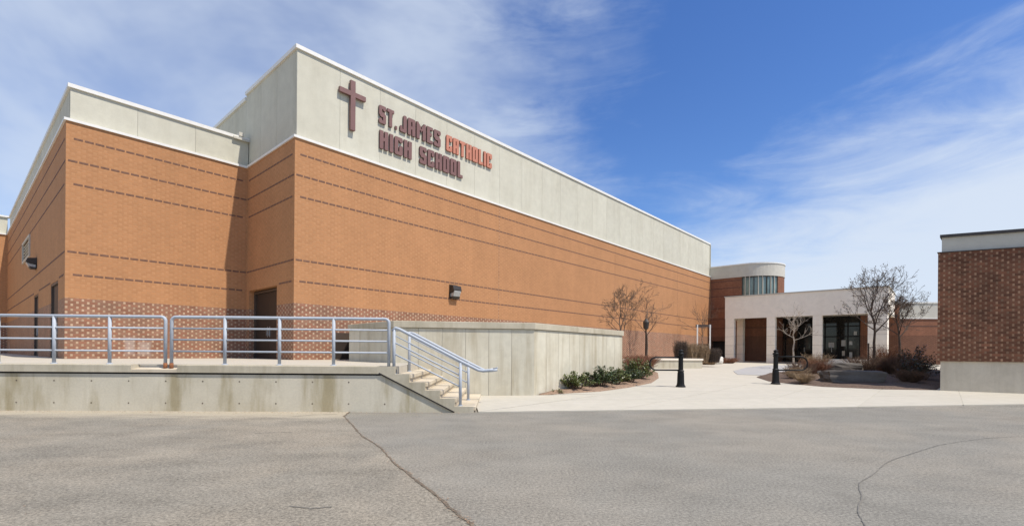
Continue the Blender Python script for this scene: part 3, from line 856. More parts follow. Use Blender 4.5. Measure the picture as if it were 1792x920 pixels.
def stair_rail(label, s0, t0, hook, drop=0.0):
    t = thing('stair_railing', label, 'railing', (*fw(s0, t0), 0), FANG, 'sloping handrails of the steps')
    zt = .785
    for x, z0, z1 in ((0, zt, 1.74), (1.40, .12, 1.04)):
        b = MB(); b.tube([(x, 0, z0), (x, 0, z1)], .033, 10); b.build('post', M['rail'], t, True)
        b = MB(); b.tube([(x, 0, z0), (x, 0, z0 + .02)], .055, 10); b.build('post_base', M['rail'], t, True)
    b = MB()
    pts = [(-.04, 0, 1.70), (.03, 0, 1.76), (.10, 0, 1.74), (1.42, 0, 1.06), (1.78, 0, .885), (1.88, 0, .87), (2.02, 0, .885), (2.09, 0, .90)]
    pts = [(p[0], p[1], p[2] - drop) for p in pts]
    b.tube(pts, .034, 10); b.build('handrail', M['rail'], t, True)
    b = MB(); b.tube([(2.09, 0, .90), (2.06, .05, .885), (1.98, .07, .87)], .016, 8); b.build('return_loop', M['rail'], t, True)
    for dz in (.30, .54):
        b = MB(); b.tube([(0, 0, 1.76 - dz), (1.40, 0, 1.07 - dz)], .017, 8); b.build('rail', M['rail'], t, True)
    for x in (.2, .75, 1.25):
        b = MB(); z = 1.745 - (x - .1) * .515; b.tube([(x, 0, z), (x, .05, z - .05)], .009, 6); b.build('bracket', M['steel'], t, True)
    b = MB(); b.tube([(.02, 0, 1.60), (1.40, 0, .905)], .013, 6); b.build('lower_handrail', M['rail'], t, True)
stair_rail('sloping stair handrail with hooked lower end at the outer edge of the steps', 7.93, .12, 1)
stair_rail('second sloping stair handrail standing further back in the middle of the steps', 8.02, 1.38, 1, .05)

# ------------------------------------------------------------------ big planter wall
pl = thing('planter_wall', 'tall angular concrete planter box with overhanging cap, right of the steps', 'planter', (*K2, 0))
K4 = Vector(K3) + DB * 6.5; K5 = Vector(K0) + DB * 1.9
polyp = [Vector(K0), Vector(K1), Vector(K2), Vector(K3), K4, Vector(gw(13, -.02)[:2]), K5]
K4 = Vector(gw(14.4, -.08)[:2])
polyp = [Vector(K0), Vector(K1), Vector(K2), Vector(K3), Vector(gw(14.7, -.1)[:2]), Vector(gw(.9, -.1)[:2])]
polyp[4] = Vector(K3) + DB * ( -((Vector(K3) - Vector((CX, CY))).dot(DB)) - .1)
polyp[5] = Vector(K0) + Vector((-.25, 1)) * 2.45
offp = K2
def inset(poly, w):
    out = []
    for i in range(len(poly)):
        a, b_, c = poly[i - 1], poly[i], poly[(i + 1) % len(poly)]
        d1 = (b_ - a).normalized(); d2 = (c - b_).normalized()
        n1 = Vector((-d1.y, d1.x)); n2 = Vector((-d2.y, d2.x)); m_ = (n1 + n2).normalized()
        out.append(b_ + m_ * (w / max(.3, m_.dot(n1))))
    return out
core = MB(offp); core.prism([tuple(p) for p in inset(polyp, .045)], -.1, 1.90); core.build('core', M['joint'], pl)
capm = MB(offp)
capm.prism([tuple(p) for p in inset(polyp, -.045)], 1.91, 2.09); bevel(capm.build('cap', M['cap'], pl), .012)
sh = MB(offp); sh.prism([tuple(p) for p in inset(polyp, .025)], 1.87, 1.912); sh.build('shadow_gap', M['crack'], pl)
def panels(A_, B_, n, ragged=.0):
    A_, B_ = Vector(A_), Vector(B_); L = (B_ - A_).length; d = (B_ - A_) / L; inn = Vector((-d.y, d.x))
    for k in range(n):
        a0_, a1_ = k * L / n, (k + 1) * L / n
        if k > 0: a0_ += .004
        if k < n - 1: a1_ -= .004
        e0 = .05 if k == 0 else 0; e1 = .05 if k == n - 1 else 0
        m_ = MB(offp); q = [A_ + d * a0_, A_ + d * a1_, A_ + d * (a1_ - e1) + inn * .05, A_ + d * (a0_ + e0) + inn * .05]
        m_.prism([tuple(v) for v in q], .0, 1.90); m_.build('concrete_panel', M['planter'], pl)
panels(K0, K1, 4); panels(K1, K2, 6); panels(K2, K3, 9)
# ------------------------------------------------------------------ planting beds
def bed(name, poly, mat, hmax, seed):
    poly = [Vector(p) for p in poly]; c = sum(poly, Vector((0, 0))) / len(poly); rnd = random.Random(seed)
    # refine outline
    ref = []
    for i in range(len(poly)):
        a, b_ = poly[i], poly[(i + 1) % len(poly)]
        k = max(1, int((b_ - a).length / .5))
        for j in range(k): ref.append(a + (b_ - a) * (j / k))
    rings = [(1.0, .026), (.985, .06), (.95, .4), (.88, .6), (.75, .8), (.55, 1), (.3, 1), (.02, 1)]
    b = MB(); n = len(ref)
    for t, hh in rings:
        for p_ in ref:
            q = c + (p_ - c) * t; z = G(q.y) + (hh if t >= .985 else .03 + hmax * hh + rnd.uniform(-.02, .03))
            b.v.append(Vector((q.x, q.y, z)))
    for r in range(len(rings) - 1):
        b.idx(0, [(r * n + i, r * n + (i + 1) % n, (r + 1) * n + (i + 1) % n, (r + 1) * n + i) for i in range(n)])
    o = b.build(name, mat, None, True); tag(o, kind='structure')
    ch = MB()
    for _ in range(1600):
        p_ = rnd.choice(ref); t = rnd.random() ** .5; q = c + (p_ - c) * t * .995
        h_ = hmax if t < .75 else hmax * max(0, (1 - t) / .25)
        flake(ch, q.x, q.y, G(q.y) + .03 + h_, rnd.uniform(.015, .045), rnd)
    tag(ch.build('mulch_chips', M['chip'] if mat is M['mulch'] else mat, uv=False), kind='stuff')
bed('left_bed', [(.75, 13.5), (.96, 13.56), (1.75, 14.07), (2.69, 14.63), (3.9, 16.01), (5.21, 17.92), (6.31, 20.6), (7.3, 24.0), (7.9, 27.4), (5.5, 27.4), (4.6, 22), (4.0, 17.8)], M['mulch'], .10, 1)
bed('right_bed', [(14.10, 15.95), (24.7, 26.3), (26.0, 30), (24.0, 32), (20.5, 31.5), (17.4, 28.1), (15.0, 25.4), (12.4, 23.4), (10.95, 21.5), (10.27, 19.19), (10.47, 18.16), (10.96, 16.9), (12.37, 16.12)], M['mulch_shaded'], .16, 2)
isl = MB(); isl.prism([(12.1, 26.24), (11.0, 23.4), (11.9, 22.9), (13.9, 24.3), (17.0, 27.4), (20.6, 32.0), (20.9, 34.6), (18.26, 34.2), (14.85, 30.4)], lambda p: G(p[1]), lambda p: G(p[1]) + .04)
tag(isl.build('grey_paving', M['paver']), kind='structure')

# low seat wall and kerb in the courtyard
sw = thing('seat_wall', 'low pale concrete seat wall behind the left bollard, in front of the dry hedge', 'low wall', (8.45, 28.6, G(28.6)))
b = MB((8.45, 28.6, G(28.6))); b.prism([(8.45, 28.6), (11.5, 29.0), (11.45, 29.4), (8.5, 29.0)], .30, .86); b.build('wall', M['planter'], sw)
b = MB((8.45, 28.6, G(28.6))); b.prism([(8.40, 28.55), (11.55, 28.96), (11.5, 29.44), (8.42, 29.05)], .861, .97); bevel(b.build('cap', M['column'], sw), .01)
b = MB((8.45, 28.6, G(28.6))); b.prism([(8.25, 28.62), (8.45, 28.62), (8.2, 31.5), (8.0, 31.5)], .30, .80); b.build('return_wall', M['planter'], sw)
kb = thing('back_kerb', 'thin pale kerb at the foot of the brick wall behind the red-brown bed', 'kerb', (6.2, 28.4, .3))
b = MB((6.2, 28.4, .3)); b.prism([(5.6, 28.2), (8.0, 29.3), (7.95, 29.5), (5.55, 28.4)], .3, .93); b.build('kerb_wall', M['planter'], kb)

# ------------------------------------------------------------------ rotunda block at the end of the gym
RA = math.atan2(-.668, .744)
W0 = Vector(gw(38.5, 0)[:2]); XR, YR = -DB, DA      # local x to the right along the front, local y away
rot = thing('rotunda', 'round-cornered brick block with white stone band and curved green window behind the canopy', 'building', (*W0, 0), RA)
RR = 2.5; SC = 3.0
def rpt(a, r): return (SC + r * sin(a), RR - r * cos(a))      # a=0 faces the front, 90 deg faces right
def outline(r_out, a1=pi, n=26, x0=.0):
    return [(x0, RR - r_out)] + [rpt(a1 * i / n, r_out) for i in range(n + 1)]
def curvewall(b, line, z0, z1, u0=0):
    u = u0
    for a, c in zip(line[:-1], line[1:]):
        L = math.hypot(c[0] - a[0], c[1] - a[1])
        b.face([(a[0], a[1], z0), (c[0], c[1], z0), (c[0], c[1], z1), (a[0], a[1], z1)], [(u, z0), (u + L, z0), (u + L, z1), (u, z1)]); u += L
lo = outline(RR)
far = [(0, 2 * RR)]
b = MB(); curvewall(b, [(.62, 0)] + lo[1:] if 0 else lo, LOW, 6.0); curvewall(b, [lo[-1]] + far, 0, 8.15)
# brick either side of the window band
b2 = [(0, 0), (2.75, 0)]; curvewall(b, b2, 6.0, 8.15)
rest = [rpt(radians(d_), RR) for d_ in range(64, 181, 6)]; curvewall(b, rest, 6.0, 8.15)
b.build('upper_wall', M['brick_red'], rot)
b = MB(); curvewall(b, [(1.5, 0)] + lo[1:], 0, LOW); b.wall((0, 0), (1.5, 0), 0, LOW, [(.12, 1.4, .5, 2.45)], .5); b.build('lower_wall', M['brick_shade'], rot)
b = MB(); b.box(.05, 1.5, .45, .5, .4, 2.5); b.build('entrance_recess', M['inside'], rot)
b = MB(); ring = outline(RR + .04, x0=.0); poly_ = ring + [(0, 2 * RR + .04)]
poly_ = ring + [(0, 2 * RR + .04)]
b.prism(poly_, 8.15, 9.22); b.build('stone_band', M['panel_grey'], rot)
b = MB(); poly_ = outline(RR + .09) + [(0, 2 * RR + .09)]; b.prism(poly_, 9.22, 9.32); b.build('coping', M['white_metal'], rot)
wl = [(2.75, 0)] + [rpt(radians(d_), RR) for d_ in range(0, 65, 8)]
b = MB(); curvewall(b, [(x, y + .08) for x, y in wl], 6.0, 8.15); b.build('window', M['glass_green'], rot)
for i in range(0, len(wl)):
    x, y = wl[i]; mu = MB(); mu.box(x - .025, x + .025, y - .01, y + .09, 6.0, 8.15)
    o_ = mu.build('mullion', M['louvre'] if i % 3 else M['bronze'], rot)
for k in range(6):
    x, y = wl[1 + k // 2]; 
b = MB(); curvewall(b, [(x, y + .02) for x, y in wl], 8.06, 8.149); b.build('window_head', M['bronze'], rot)
for z in (7.0, 7.6):
    b = MB()
    for k in range(2): pass
for z, row in ((7.85, 0), (7.2, 0), (6.5, 0)):
    b = MB(); 
    ln = [(x, y - .006) for x, y in [(0.0, 0)] + [(2.7, 0)]]
    b.box(0.01, 2.72, -.006, .01, z, z + .065); b.build('band_course', M['band_red'], rot)
for z in (5.4, 4.4, 3.57):
    b = MB(); b.box(0.01, 2.9, -.006, .01, z, z + .065)
    ln = [rpt(radians(a_), RR + .008) for a_ in range(0, 91, 9)]; curvewall(b, ln, z, z + .065); b.build('band_course', M['band_red'], rot)

# ------------------------------------------------------------------ entrance canopy
P0 = Vector((17.99, 40.6))
def cl(v): v = Vector(v) - P0; return (v.dot(XR), v.dot(YR))
can = thing('entrance_canopy', 'white flat-roofed entrance canopy on square stone columns with dark glass doors behind', 'building', (*P0, 0), RA)
FZ0, FZ1, FX1, DEP = 4.22, 6.02, 10.9, 6.2
b = MB(); b.box(0, FX1, 0, .35, FZ0, FZ1); b.box(0, .35, .35, DEP, FZ0, FZ1); b.box(FX1 - .35, FX1, .35, DEP, FZ0, FZ1); b.build('fascia', M['fascia'], can)
b = MB(); b.box(.35, FX1 - .35, .35, DEP, FZ0 + .25, FZ1 - .3); b.build('soffit', M['soffit'], can)
b = MB(); b.box(-.05, FX1 + .05, -.05, .4, FZ1, FZ1 + .09); b.box(-.05, .4, .4, DEP, FZ1, FZ1 + .09); b.box(FX1 - .4, FX1 + .05, .4, DEP, FZ1, FZ1 + .09); b.build('coping', M['panel_grey'], can)
def column(x0, x1, y0, y1, zt=FZ0):
    n = 5; z0 = .5; H = (zt - z0) / n
    c = MB(); c.box(x0 + .02, x1 - .02, y0 + .02, y1 - .02, z0, zt); o = c.build('column', M['joint'], can)
    for k in range(n):
        s_ = MB(); s_.box(x0, x1, y0, y1, z0 + k * H + .008, z0 + (k + 1) * H - (.008 if k < n - 1 else .002)); s_.build('stone_block', M['column'], o)
for x0, x1 in ((.02, .72), (3.21, 3.83), (6.38, 6.98), (9.75, 10.85)): column(x0, x1, .02, .45 if x0 < 9 else 1.2)
column(.29, .80, 2.2, 2.75, 4.46)
# rear wall of the porch
RY = 5.6
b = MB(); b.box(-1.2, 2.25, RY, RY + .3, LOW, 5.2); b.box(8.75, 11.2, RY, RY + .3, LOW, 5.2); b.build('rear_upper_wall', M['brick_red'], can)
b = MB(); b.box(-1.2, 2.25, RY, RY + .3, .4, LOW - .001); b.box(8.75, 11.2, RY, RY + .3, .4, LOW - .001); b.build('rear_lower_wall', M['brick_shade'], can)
b = MB(); b.box(2.25, 8.75, RY + .12, RY + .16, .5, 5.2); b.build('glass_wall', M['glass'], can)
for x in (2.27, 3.3, 4.3, 5.3, 6.3, 7.3, 7.9, 8.7):
    b = MB(); b.box(x - .035, x + .035, RY, RY + .118, .5, 4.4); b.build('mullion', M['black'], can)
for z in (2.75, 3.6, .62):
    b = MB(); b.box(2.31, 8.66, RY + .02, RY + .117, z, z + .09); b.build('transom', M['black'], can)
for k, x in enumerate((4.8, 5.8, 6.8)):
    b = MB(); b.tube([(x, RY - .03, 1.5), (x, RY - .03, 1.9)], .018, 6); b.build('door_handle', M['steel'], can)
for (x0, x1, z0, z1, mm) in ((7.45, 7.75, 2.0, 2.5, 'lens'), (7.98, 8.2, 2.1, 2.4, 'lens'), (6.55, 6.95, 1.9, 2.3, 'lens'), (7.5, 7.7, 1.2, 1.6, 'louvre'), (8.3, 8.5, 2.9, 3.2, 'lens'), (8.0, 8.2, 1.0, 1.5, 'lens')):
    b = MB(); b.box(x0, x1, RY + .105, RY + .119, z0, z1); b.build('notice', M['louvre' if mm == 'louvre' else 'lens'], can)
b = MB(); b.box(7.1, 10.2, .82, 1.3, .5, .95); b.build('plinth', M['column'], can)

# ------------------------------------------------------------------ link wing behind the trees
LW = (29.95, 38.3); LA = -.07
lw = thing('link_wing', 'low shaded brick wing with pale band between the canopy and the right-hand building', 'building', (*LW, 0), LA)
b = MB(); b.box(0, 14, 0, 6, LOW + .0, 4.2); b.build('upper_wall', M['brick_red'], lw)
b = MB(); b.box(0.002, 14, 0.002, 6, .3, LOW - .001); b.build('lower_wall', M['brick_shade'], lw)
b = MB(); b.box(-.03, 14, .05, 6, 4.201, 5.42); b.build('stone_band', M['panel_grey'], lw)
b = MB(); b.box(-.06, 14, -.0, 6.1, 5.421, 5.52); b.box(-.06, 14, -.06, .04, 4.18, 4.24); b.build('coping', M['white_metal'], lw)
b = MB(); b.box(.02, 14, -.008, .01, 3.56, 3.63); b.build('band_course', M['band_red'], lw)

# ------------------------------------------------------------------ right-hand building
R0 = (14.07, 15.88); RAng = math.atan2(-.432, .902)
rb = thing('corner_building', 'dark red brick building on a concrete base at the right edge with black roof trim', 'building', (*R0, 0), RAng)
SKX = 5.2
b = MB(); b.wall((0, 0), (16, 0), 1.09, 4.66); b.wall((SKX, 14), (0, 0), 1.09, 4.66, u0=.13); b.wall((16, 0), (16, 14), 1.09, 4.66)
b.face([(0, 0, 1.09), (SKX, 14, 1.09), (16, 14, 1.09), (16, 0, 1.09)]); b.build('brick_wall', M['brick_dark'], rb)
def skew(b, e, f_, z0, z1): b.prism([(e, f_), (16, f_), (16, 14), (SKX + e, 14)], z0, z1)
b = MB(); skew(b, .10, .06, .0, 1.088); b.build('base', M['base'], rb)
b = MB(); skew(b, .12, .09, 4.66, 5.17); b.build('parapet', M['panel_grey'], rb)
b = MB(); skew(b, -.03, -.02, 4.661, 4.685); skew(b, .05, .02, 5.17, 5.26); b.build('coping', M['dark_metal'], rb)

# ------------------------------------------------------------------ bollard bike racks
def bollard(loc, label, side, zlo, zhi, reach, r=.14):
    t = thing('bollard', label, 'bollard', loc, 0, 'black bollards with hoops on the plaza')
    b = MB(); b.lathe([(.165, 0), (.165, .03), (.14, .05), (.125, .10), (.12, .14), (.115, .30), (.11, .46), (.10, .50), (.10, .52), (.115, .54), (.085, .58)], n=12); b.build('base', M['black'], t)
    b = MB(); b.lathe([(.082, .58), (.078, 1.02), (.095, 1.03), (.095, 1.06), (.075, 1.08)], n=12); b.build('shaft', M['black'], t)
    b = MB(); b.lathe([(.075, 1.08), (.105, 1.10), (.108, 1.14), (.07, 1.17), (.06, 1.19), (.085, 1.21), (.075, 1.25), (.03, 1.275)], n=12); b.build('cap', M['black'], t, True)
    b = MB(); zc, R_ = (zlo + zhi) / 2, (zhi - zlo) / 2
    pts = [(side * .07, 0, zhi)] + [(side * (reach - R_ + R_ * sin(pi * k / 12)), 0, zc + R_ * cos(pi * k / 12)) for k in range(13)] + [(side * .07, 0, zlo)]
    b.tube(pts, .027, 8); b.build('hoop', M['black'], t, True)
    return t
bollard((5.76, 16.37, G(16.37) + .03), 'left black bollard, its hoop reaching left towards the shrub bed', -1, .57, 1.0, 1.06)
bollard((9.81, 17.85, G(17.85) + .03), 'right black bollard, its hoop reaching right towards the pale tree', 1, .52, 1.02, 1.18)

# ------------------------------------------------------------------ lamp post, sign frame
lp = thing('lamp_post', 'black lantern post standing against the slim tree by the brick wall', 'lamp post', (8.75, 31.4, G(31.4)))
b = MB(); b.lathe([(.16, 0), (.13, .25), (.07, .35), (.05, .6), (.04, 2.3), (.06, 2.35), (.03, 2.4)], n=10); b.build('pole', M['black'], lp, True)
b = MB(); b.lathe([(.07, 2.4), (.17, 2.5), (.20, 2.9), (.10, 3.05), (.04, 3.15)], n=8); b.build('lantern', M['bronze'], lp)
sf = thing('sign_frame', 'pale two-post frame with a dark crossbar near the end of the gym wall', 'frame', (14.35, 37.2, G(37.2)), -.1)
for x in (0, .95): b = MB(); b.box(x - .045, x + .045, -.045, .045, 0, 3.0); b.build('post', M['white_metal'], sf)
b = MB(); b.box(-.12, 1.05, -.04, .04, 2.80, 3.0); b.build('crossbar', M['door_frame'], sf)

# ------------------------------------------------------------------ trees
def branch(b, buds, p, d, L, r, lev, maxlev, rnd, up=.25, wig=.16, nside=None, rmin=.0045):
    n = 4 if lev < 2 else 3; pts = [p]; rs = [r]; dd = d.copy()
    for i in range(n):
        dd = (dd + Vector((rnd.gauss(0, wig), rnd.gauss(0, wig), rnd.gauss(0, wig * .6) + up * .25))).normalized()
        pts.append(pts[-1] + dd * L / n); rs.append(max(rmin, r * (1 - .62 * (i + 1) / n)))
    b.tube(pts, rs, 6 if lev == 0 else (5 if lev == 1 else 3), cap=(lev == 0))
    if lev >= maxlev:
        buds.append((pts[-1], dd)); buds.append((pts[-2], dd)); return
    k = rnd.choice((4, 5)) if lev < 2 else rnd.choice((3, 4))
    for j in range(k):
        t = .25 + .75 * (j + rnd.random()) / k; i = min(n - 1, int(t * n)); f_ = t * n - i
        q = pts[i] + (pts[i + 1] - pts[i]) * min(1, f_); rr = rs[i] + (rs[i + 1] - rs[i]) * min(1, f_)
        ax = dd.cross(Vector((rnd.gauss(0, 1), rnd.gauss(0, 1), rnd.gauss(0, 1)))).normalized()
        nd = (Matrix.Rotation(rnd.uniform(.4, .85), 3, ax) @ dd); nd.z = max(nd.z, -.1)
        branch(b, buds, q, nd.normalized(), L * rnd.uniform(.45, .68), max(rmin, rr * .62), lev + 1, maxlev, rnd, up, wig, rmin=rmin)

def tree(name, label, loc, H, width, mat, seed, trunk_h, r0=.06, scaff=7, maxlev=2, bud=1.0, budmat=None, rmin=.0045, group='bare young trees', steep=.5):
    rnd = random.Random(seed); t = thing(name, label, 'tree', loc, 0, group)
    tr = MB(); pts = [Vector((0, 0, -.1))]; rs = [r0 * 1.25]
    for i in range(1, 9):
        z = H * .86 * i / 8; pts.append(Vector((rnd.gauss(0, .022) * i * .5, rnd.gauss(0, .02) * i * .5, z)))
        rs.append(r0 * (1 - .85 * (z / (H * .86)) ** 1.1) + rmin)
    tr.tube(pts, rs, 8); tr.build('trunk', mat, t, True)
    cr_ = MB(); buds = []; z0 = trunk_h
    for j in range(scaff):
        f_ = j / scaff; z = z0 + (H * .80 - z0) * f_ ** 1.15 + rnd.uniform(0, .08); i = min(7, int(z / (H * .86) * 8))
        q = pts[i] + (pts[i + 1] - pts[i]) * (z / (H * .86) * 8 - i); rr = rs[i] * .6
        a = 2.4 * j + rnd.uniform(-.4, .4); tilt = steep + .55 * rnd.random() * (1 - f_ * .6)
        d = Vector((sin(tilt) * cos(a), sin(tilt) * sin(a), cos(tilt)))
        L = min((width / 2) / max(.35, sin(tilt)) * (1 - .35 * f_), (H - z) * 1.0) * rnd.uniform(.8, 1.0)
        branch(cr_, buds, q, d, L, rr, 1, 1 + maxlev, rnd, rmin=rmin)
    branch(cr_, buds, pts[-1], Vector((0, 0, 1)), H * .14, rs[-1], 2, 1 + maxlev, rnd, rmin=rmin)
    cr_.build('crown', mat, t, True, uv=False)
    if bud:
        lb = MB()
        for (p_, d) in buds:
            for _ in range(int(2 * bud)):
                q = p_ + Vector((rnd.gauss(0, .03), rnd.gauss(0, .03), rnd.gauss(0, .03))); s_ = rnd.uniform(.012, .03)
                u = Vector((rnd.gauss(0, 1), rnd.gauss(0, 1), rnd.gauss(0, 1))).normalized() * s_; w = u.cross(Vector((rnd.gauss(0, 1), rnd.gauss(0, 1), 1))).normalized() * s_ * .7
                lb.face([q - u, q - w, q + u, q + w])
        tag(lb.build('buds', budmat or M['bud'], t, uv=False), kind='stuff')
    return t
tree('bare_tree', 'bare spreading tree rising just behind the right end of the concrete planter', (5.85, 26, G(26)), 4.15, 1.9, M['bark'], 4, 1.9, .055, 9, maxlev=3, bud=1, rmin=.0055, steep=.4)
tree('bare_tree', 'slim bare tree with the black lantern at its trunk, against the brick wall', (9.15, 32.6, G(32.6)), 4.35, 1.5, M['bark'], 9, 2.0, .075, 7, maxlev=3, bud=0, rmin=.005, steep=.4)
tree('bare_tree', 'faint thin bare tree next to the pale frame at the end of the gym wall', (15.3, 38.6, G(38.6)), 4.3, 2.2, M['bark'], 12, 1.9, .05, 7, bud=0, rmin=.006)
tree('pale_tree', 'small pale-barked bare tree in front of the canopy opening', (17.3, 29.5, G(29.5)), 3.9, 1.9, M['bark_pale'], 21, 1.75, .055, 9, maxlev=2, bud=0, rmin=.0065, steep=.75)
tree('bare_tree', 'tallest bare tree, budding, in front of the right end of the canopy', (18.1, 24.0, G(24) + .1), 4.75, 2.5, M['bark_dark'], 33, 2.0, .075, 10, maxlev=3, bud=1.5, rmin=.006, steep=.45)
tree('bare_tree', 'dark bare tree between the tallest tree and the right-hand building', (21.8, 27.0, G(27) + .1), 3.9, 1.9, M['bark_dark'], 38, 1.8, .075, 9, maxlev=3, bud=1.5, rmin=.006, steep=.5)
stk = thing('tree_stake', 'short dark stake beside the trunk of the tallest bare tree', 'stake', (17.75, 23.9, G(24) + .1))
b = MB(); b.tube([(0, 0, 0), (0, 0, 1.5)], .035, 6); b.build('stake', M['bark_dark'], stk)
b = MB(); b.tube([(0, 0, 1.3), (.3, .1, 1.32)], .012, 5); b.build('tie', M['black'], stk)

# ------------------------------------------------------------------ shrubs
def leafy(name, label, loc, w, h, mat, n, seed, leaf=.06, group='green shrubs beside the planter wall'):
    rnd = random.Random(seed); t = thing(name, label, 'shrub', loc, 0, group)
    stem = MB(); lf = MB(); ns = max(8, int(n / 26))
    for k in range(ns):
        a = rnd.uniform(0, 2 * pi); rr = w / 2 * rnd.random() ** .6
        tip = Vector((cos(a) * rr * 1.15, sin(a) * rr * .95, h * rnd.uniform(.3, 1.25) * (1 - .3 * (rr / (w / 2)) ** 2)))
        mid = tip * .5 + Vector((0, 0, h * .08)); base = Vector((tip.x * .25, tip.y * .25, 0))
        stem.tube([base, mid, tip], [.009, .006, .003], 4, False)
        for j in range(int(n / ns)):
            f_ = rnd.random() ** .5; p_ = base.lerp(tip, .25 + .75 * f_) + Vector((rnd.gauss(0, .02), rnd.gauss(0, .02), rnd.gauss(0, .015)))
            d = Vector((rnd.gauss(0, 1), rnd.gauss(0, 1), rnd.uniform(-.2, 1.3))).normalized(); L = leaf * rnd.uniform(.7, 1.3)
            s_ = d.cross(Vector((rnd.gauss(0, .4), rnd.gauss(0, .4), 1))).normalized() * L * .27
            m1_ = p_ + d * L * .55; lf.face([p_, m1_ - s_, p_ + d * L, m1_ + s_])
    stem.build('stems', M['twig'], t, uv=False); o = lf.build('foliage', mat, t, uv=False); tag(o, kind='stuff')
    return t
gB = lambda x, y, e=.10: (x, y, G(y) + e)
leafy('leafy_shrub', 'yellow-green shrub nearest the concrete corner, first in the row', gB(1.95, 14.65), 1.05, .42, M['leaf'], 1250, 1, .085)
leafy('leafy_shrub', 'dark green shrub second in the row along the planter wall', gB(2.85, 15.55), 1.1, .55, M['leaf_dark'], 1500, 2, .085)
leafy('leafy_shrub', 'green shrub third in the row, in the middle of the planter bed', gB(3.55, 16.5), 1.0, .46, M['leaf'], 1150, 3, .085)
leafy('leafy_shrub', 'low dark shrub fourth in the row near the end of the planter wall', gB(4.25, 17.35), .95, .44, M['leaf_dark'], 1100, 4, .085)
leafy('leafy_shrub', 'round green shrub beyond the planter wall end, last in the row', gB(5.0, 19.0), 1.25, .7, M['leaf'], 2000, 5, .085)
leafy('leafy_shrub', 'tiny low green tuft at the pointed left tip of the bed', gB(1.35, 13.98, .03), .4, .12, M['leaf'], 200, 6, .035)

def twiggy(name, label, loc, w, h, mat, n, seed, r=.005, spread=1.0, group='dry shrubs in the beds', cat='shrub'):
    rnd = random.Random(seed); t = thing(name, label, cat, loc, 0, group); b = MB()
    for k in range(n):
        a = rnd.uniform(0, 2 * pi); rr = w / 2 * rnd.random() ** .5; br = rr * (1 - .75 * spread)
        base = Vector((cos(a) * br, sin(a) * br, -.03)); tip = Vector((cos(a + rnd.gauss(0, .3)) * rr, sin(a + rnd.gauss(0, .3)) * rr, h * rnd.uniform(.5, 1.05)))
        mid = base.lerp(tip, .5) + Vector((rnd.gauss(0, .05), rnd.gauss(0, .05), h * .1))
        b.tube([base, mid, tip], [r, r * .8, r * .4], 3, False)
        for _ in range(2):
            q = mid.lerp(tip, rnd.random()); e = q + Vector((rnd.gauss(0, .1), rnd.gauss(0, .1), rnd.uniform(.02, .18))) * min(1.5, h)
            b.tube([q, e], [r * .6, r * .3], 3, False)
    o = b.build('twigs', mat, t, uv=False); return t
for k, (x, y, w, h) in enumerate([(5.6, 21.5, 1.7, .75), (6.3, 23.4, 1.8, .8), (6.9, 25.5, 1.9, .75)]):
    twiggy('russet_shrub', ['russet twiggy shrub just behind the round green shrub', 'russet twiggy shrub in the middle of the bed behind the planter', 'russet twiggy shrub farthest back, before the pale kerb'][k], gB(x, y), w, h, M['dry_red'], 420, 50 + k, .009, group='russet shrubs behind the planter')
for k in range(4):
    twiggy('dry_hedge', ['dark brown clipped bush at the left end of the dry hedge', 'straw-coloured hedge bush second from the left behind the seat wall', 'straw-coloured hedge bush third from the left behind the seat wall', 'dark twiggy bush at the right end of the dry hedge'][k],
           (11.0 + .72 * k, 31.3, .75), .85, [1.3, 1.15, 1.1, .85][k], M['bark_dark'] if k in (0, 3) else M['dry'], 420, 60 + k, .012, .3, 'dry hedge behind the seat wall')
twiggy('dry_grass_clump', 'yellowed grass clump left of the white boulder', (14.2, 34.6, G(34.6)), 1.6, .55, M['dry'], 300, 71, .012, .8)
twiggy('dry_grass_clump', 'brown clump right of the white boulder at the canopy column', (16.7, 37.2, G(37.2)), 1.7, .45, M['dry_red'], 300, 72, .012, .8)
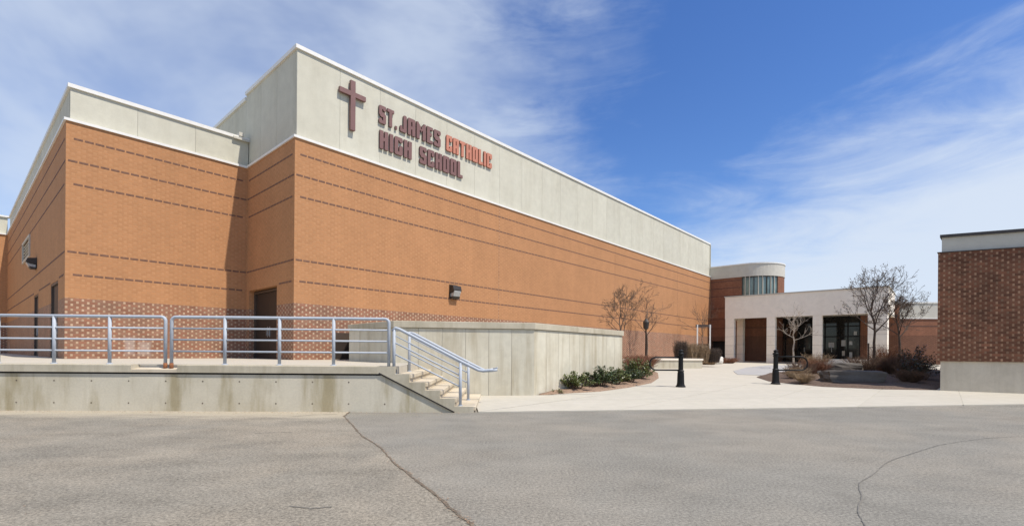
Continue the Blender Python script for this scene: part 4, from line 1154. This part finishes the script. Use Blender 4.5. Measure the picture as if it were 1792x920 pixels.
for k, (x, y, w, h, mt, lab) in enumerate([
    (10.9, 17.9, .9, .32, 'dry', 'low tan grass tuft right behind the right bollard'),
    (11.5, 19.4, 1.1, .45, 'dry', 'tan dry shrub at the left tip of the right bed'),
    (12.3, 20.4, 1.2, .6, 'twig', 'brown twiggy shrub left of the flat grey boulder'),
    (13.6, 21.6, 1.4, .75, 'dry_red', 'russet dry shrub before the middle canopy column'),
    (14.7, 23.2, 1.5, .9, 'dry', 'straw-coloured shrub in front of the canopy plinth'),
    (16.4, 22.4, 1.6, .85, 'twig', 'brown shrub behind the flat boulder left of the tallest tree'),
    (17.6, 22.3, 1.5, .9, 'twig', 'dark brown shrub at the foot of the tallest tree'),
    (16.6, 19.9, 1.5, .8, 'twig', 'brown shrub between the boulder and the dark evergreens'),
    (19.0, 24.6, 1.6, 1.3, 'dry_red', 'upright orange-brown shrub left of the dark bare tree'),
    (20.4, 25.2, 1.7, 1.0, 'twig', 'brown shrub under the dark bare tree'),
    (14.9, 18.0, 1.1, .45, 'twig', 'low brown shrub close to the right-hand building corner')]):
    twiggy('dry_shrub', lab, (x, y, G(y) + .12), w, h, M[mt], 330, 80 + k, .0075, 1.0, 'dry shrubs in the right bed')
leafy('evergreen_shrub', 'dark evergreen shrub hard against the right-hand building', (16.3, 19.2, G(19) + .1), 1.5, 1.0, M['leaf_ever'], 1400, 91, .07, 'dark evergreens in the right bed')
leafy('evergreen_shrub', 'dark evergreen shrub farther back beside the link wing', (18.9, 22.4, G(22) + .1), 1.7, 1.3, M['leaf_ever'], 1400, 92, .08, 'dark evergreens in the right bed')

# ------------------------------------------------------------------ boulders
def boulder(name, label, loc, sx, sy, sz, rot, mat, seed, flat=.7):
    bm = bmesh.new(); bmesh.ops.create_cube(bm, size=2); bmesh.ops.subdivide_edges(bm, edges=bm.edges[:], cuts=5, use_grid_fill=True)
    rnd = random.Random(seed); from mathutils import noise as mn
    for v in bm.verts:
        s_ = v.co.normalized(); p_ = v.co.lerp(s_ * 1.25, 1 - flat)
        nz = mn.fractal(p_ * 1.5 + Vector((seed, 0, 0)), .8, 2, 4) * .13
        p_ = p_ * (1 + nz); v.co = Vector((p_.x * sx / 2, p_.y * sy / 2, (p_.z + .9) * sz / 2))
    me = bpy.data.meshes.new(name); bm.to_mesh(me); bm.free(); me.materials.append(mat)
    me.polygons.foreach_set('use_smooth', [False] * len(me.polygons))
    o = bpy.data.objects.new(name, me); COL.objects.link(o); o.location = loc; o.rotation_euler = (0, 0, rot)
    tag(o, label, 'boulder', 'landscape stones'); return o
boulder('boulder', 'long flat-topped grey stone block at the front of the right bed', (12.75, 18.0, G(18) + .12), 2.0, .8, .44, -.12, M['rock'], 3, .85)
boulder('boulder', 'darker grey sloping stone slab behind the long flat block', (15.1, 22.2, G(22) + .1), 1.7, .9, .62, -.3, M['rock'], 8, .75)
boulder('boulder', 'small white pointed stone left of the first canopy column', (15.25, 35.9, G(36)), .9, .7, .62, .4, M['rock_pale'], 5, .3)
boulder('boulder', 'small round pale stone under the dark bare tree', (18.0, 22.0, G(22) + .3), .2, .18, .2, 0, M['rock_pale'], 6, .3)

for o in (gym, ANX):
    if 'near0' in o: del o['near0']
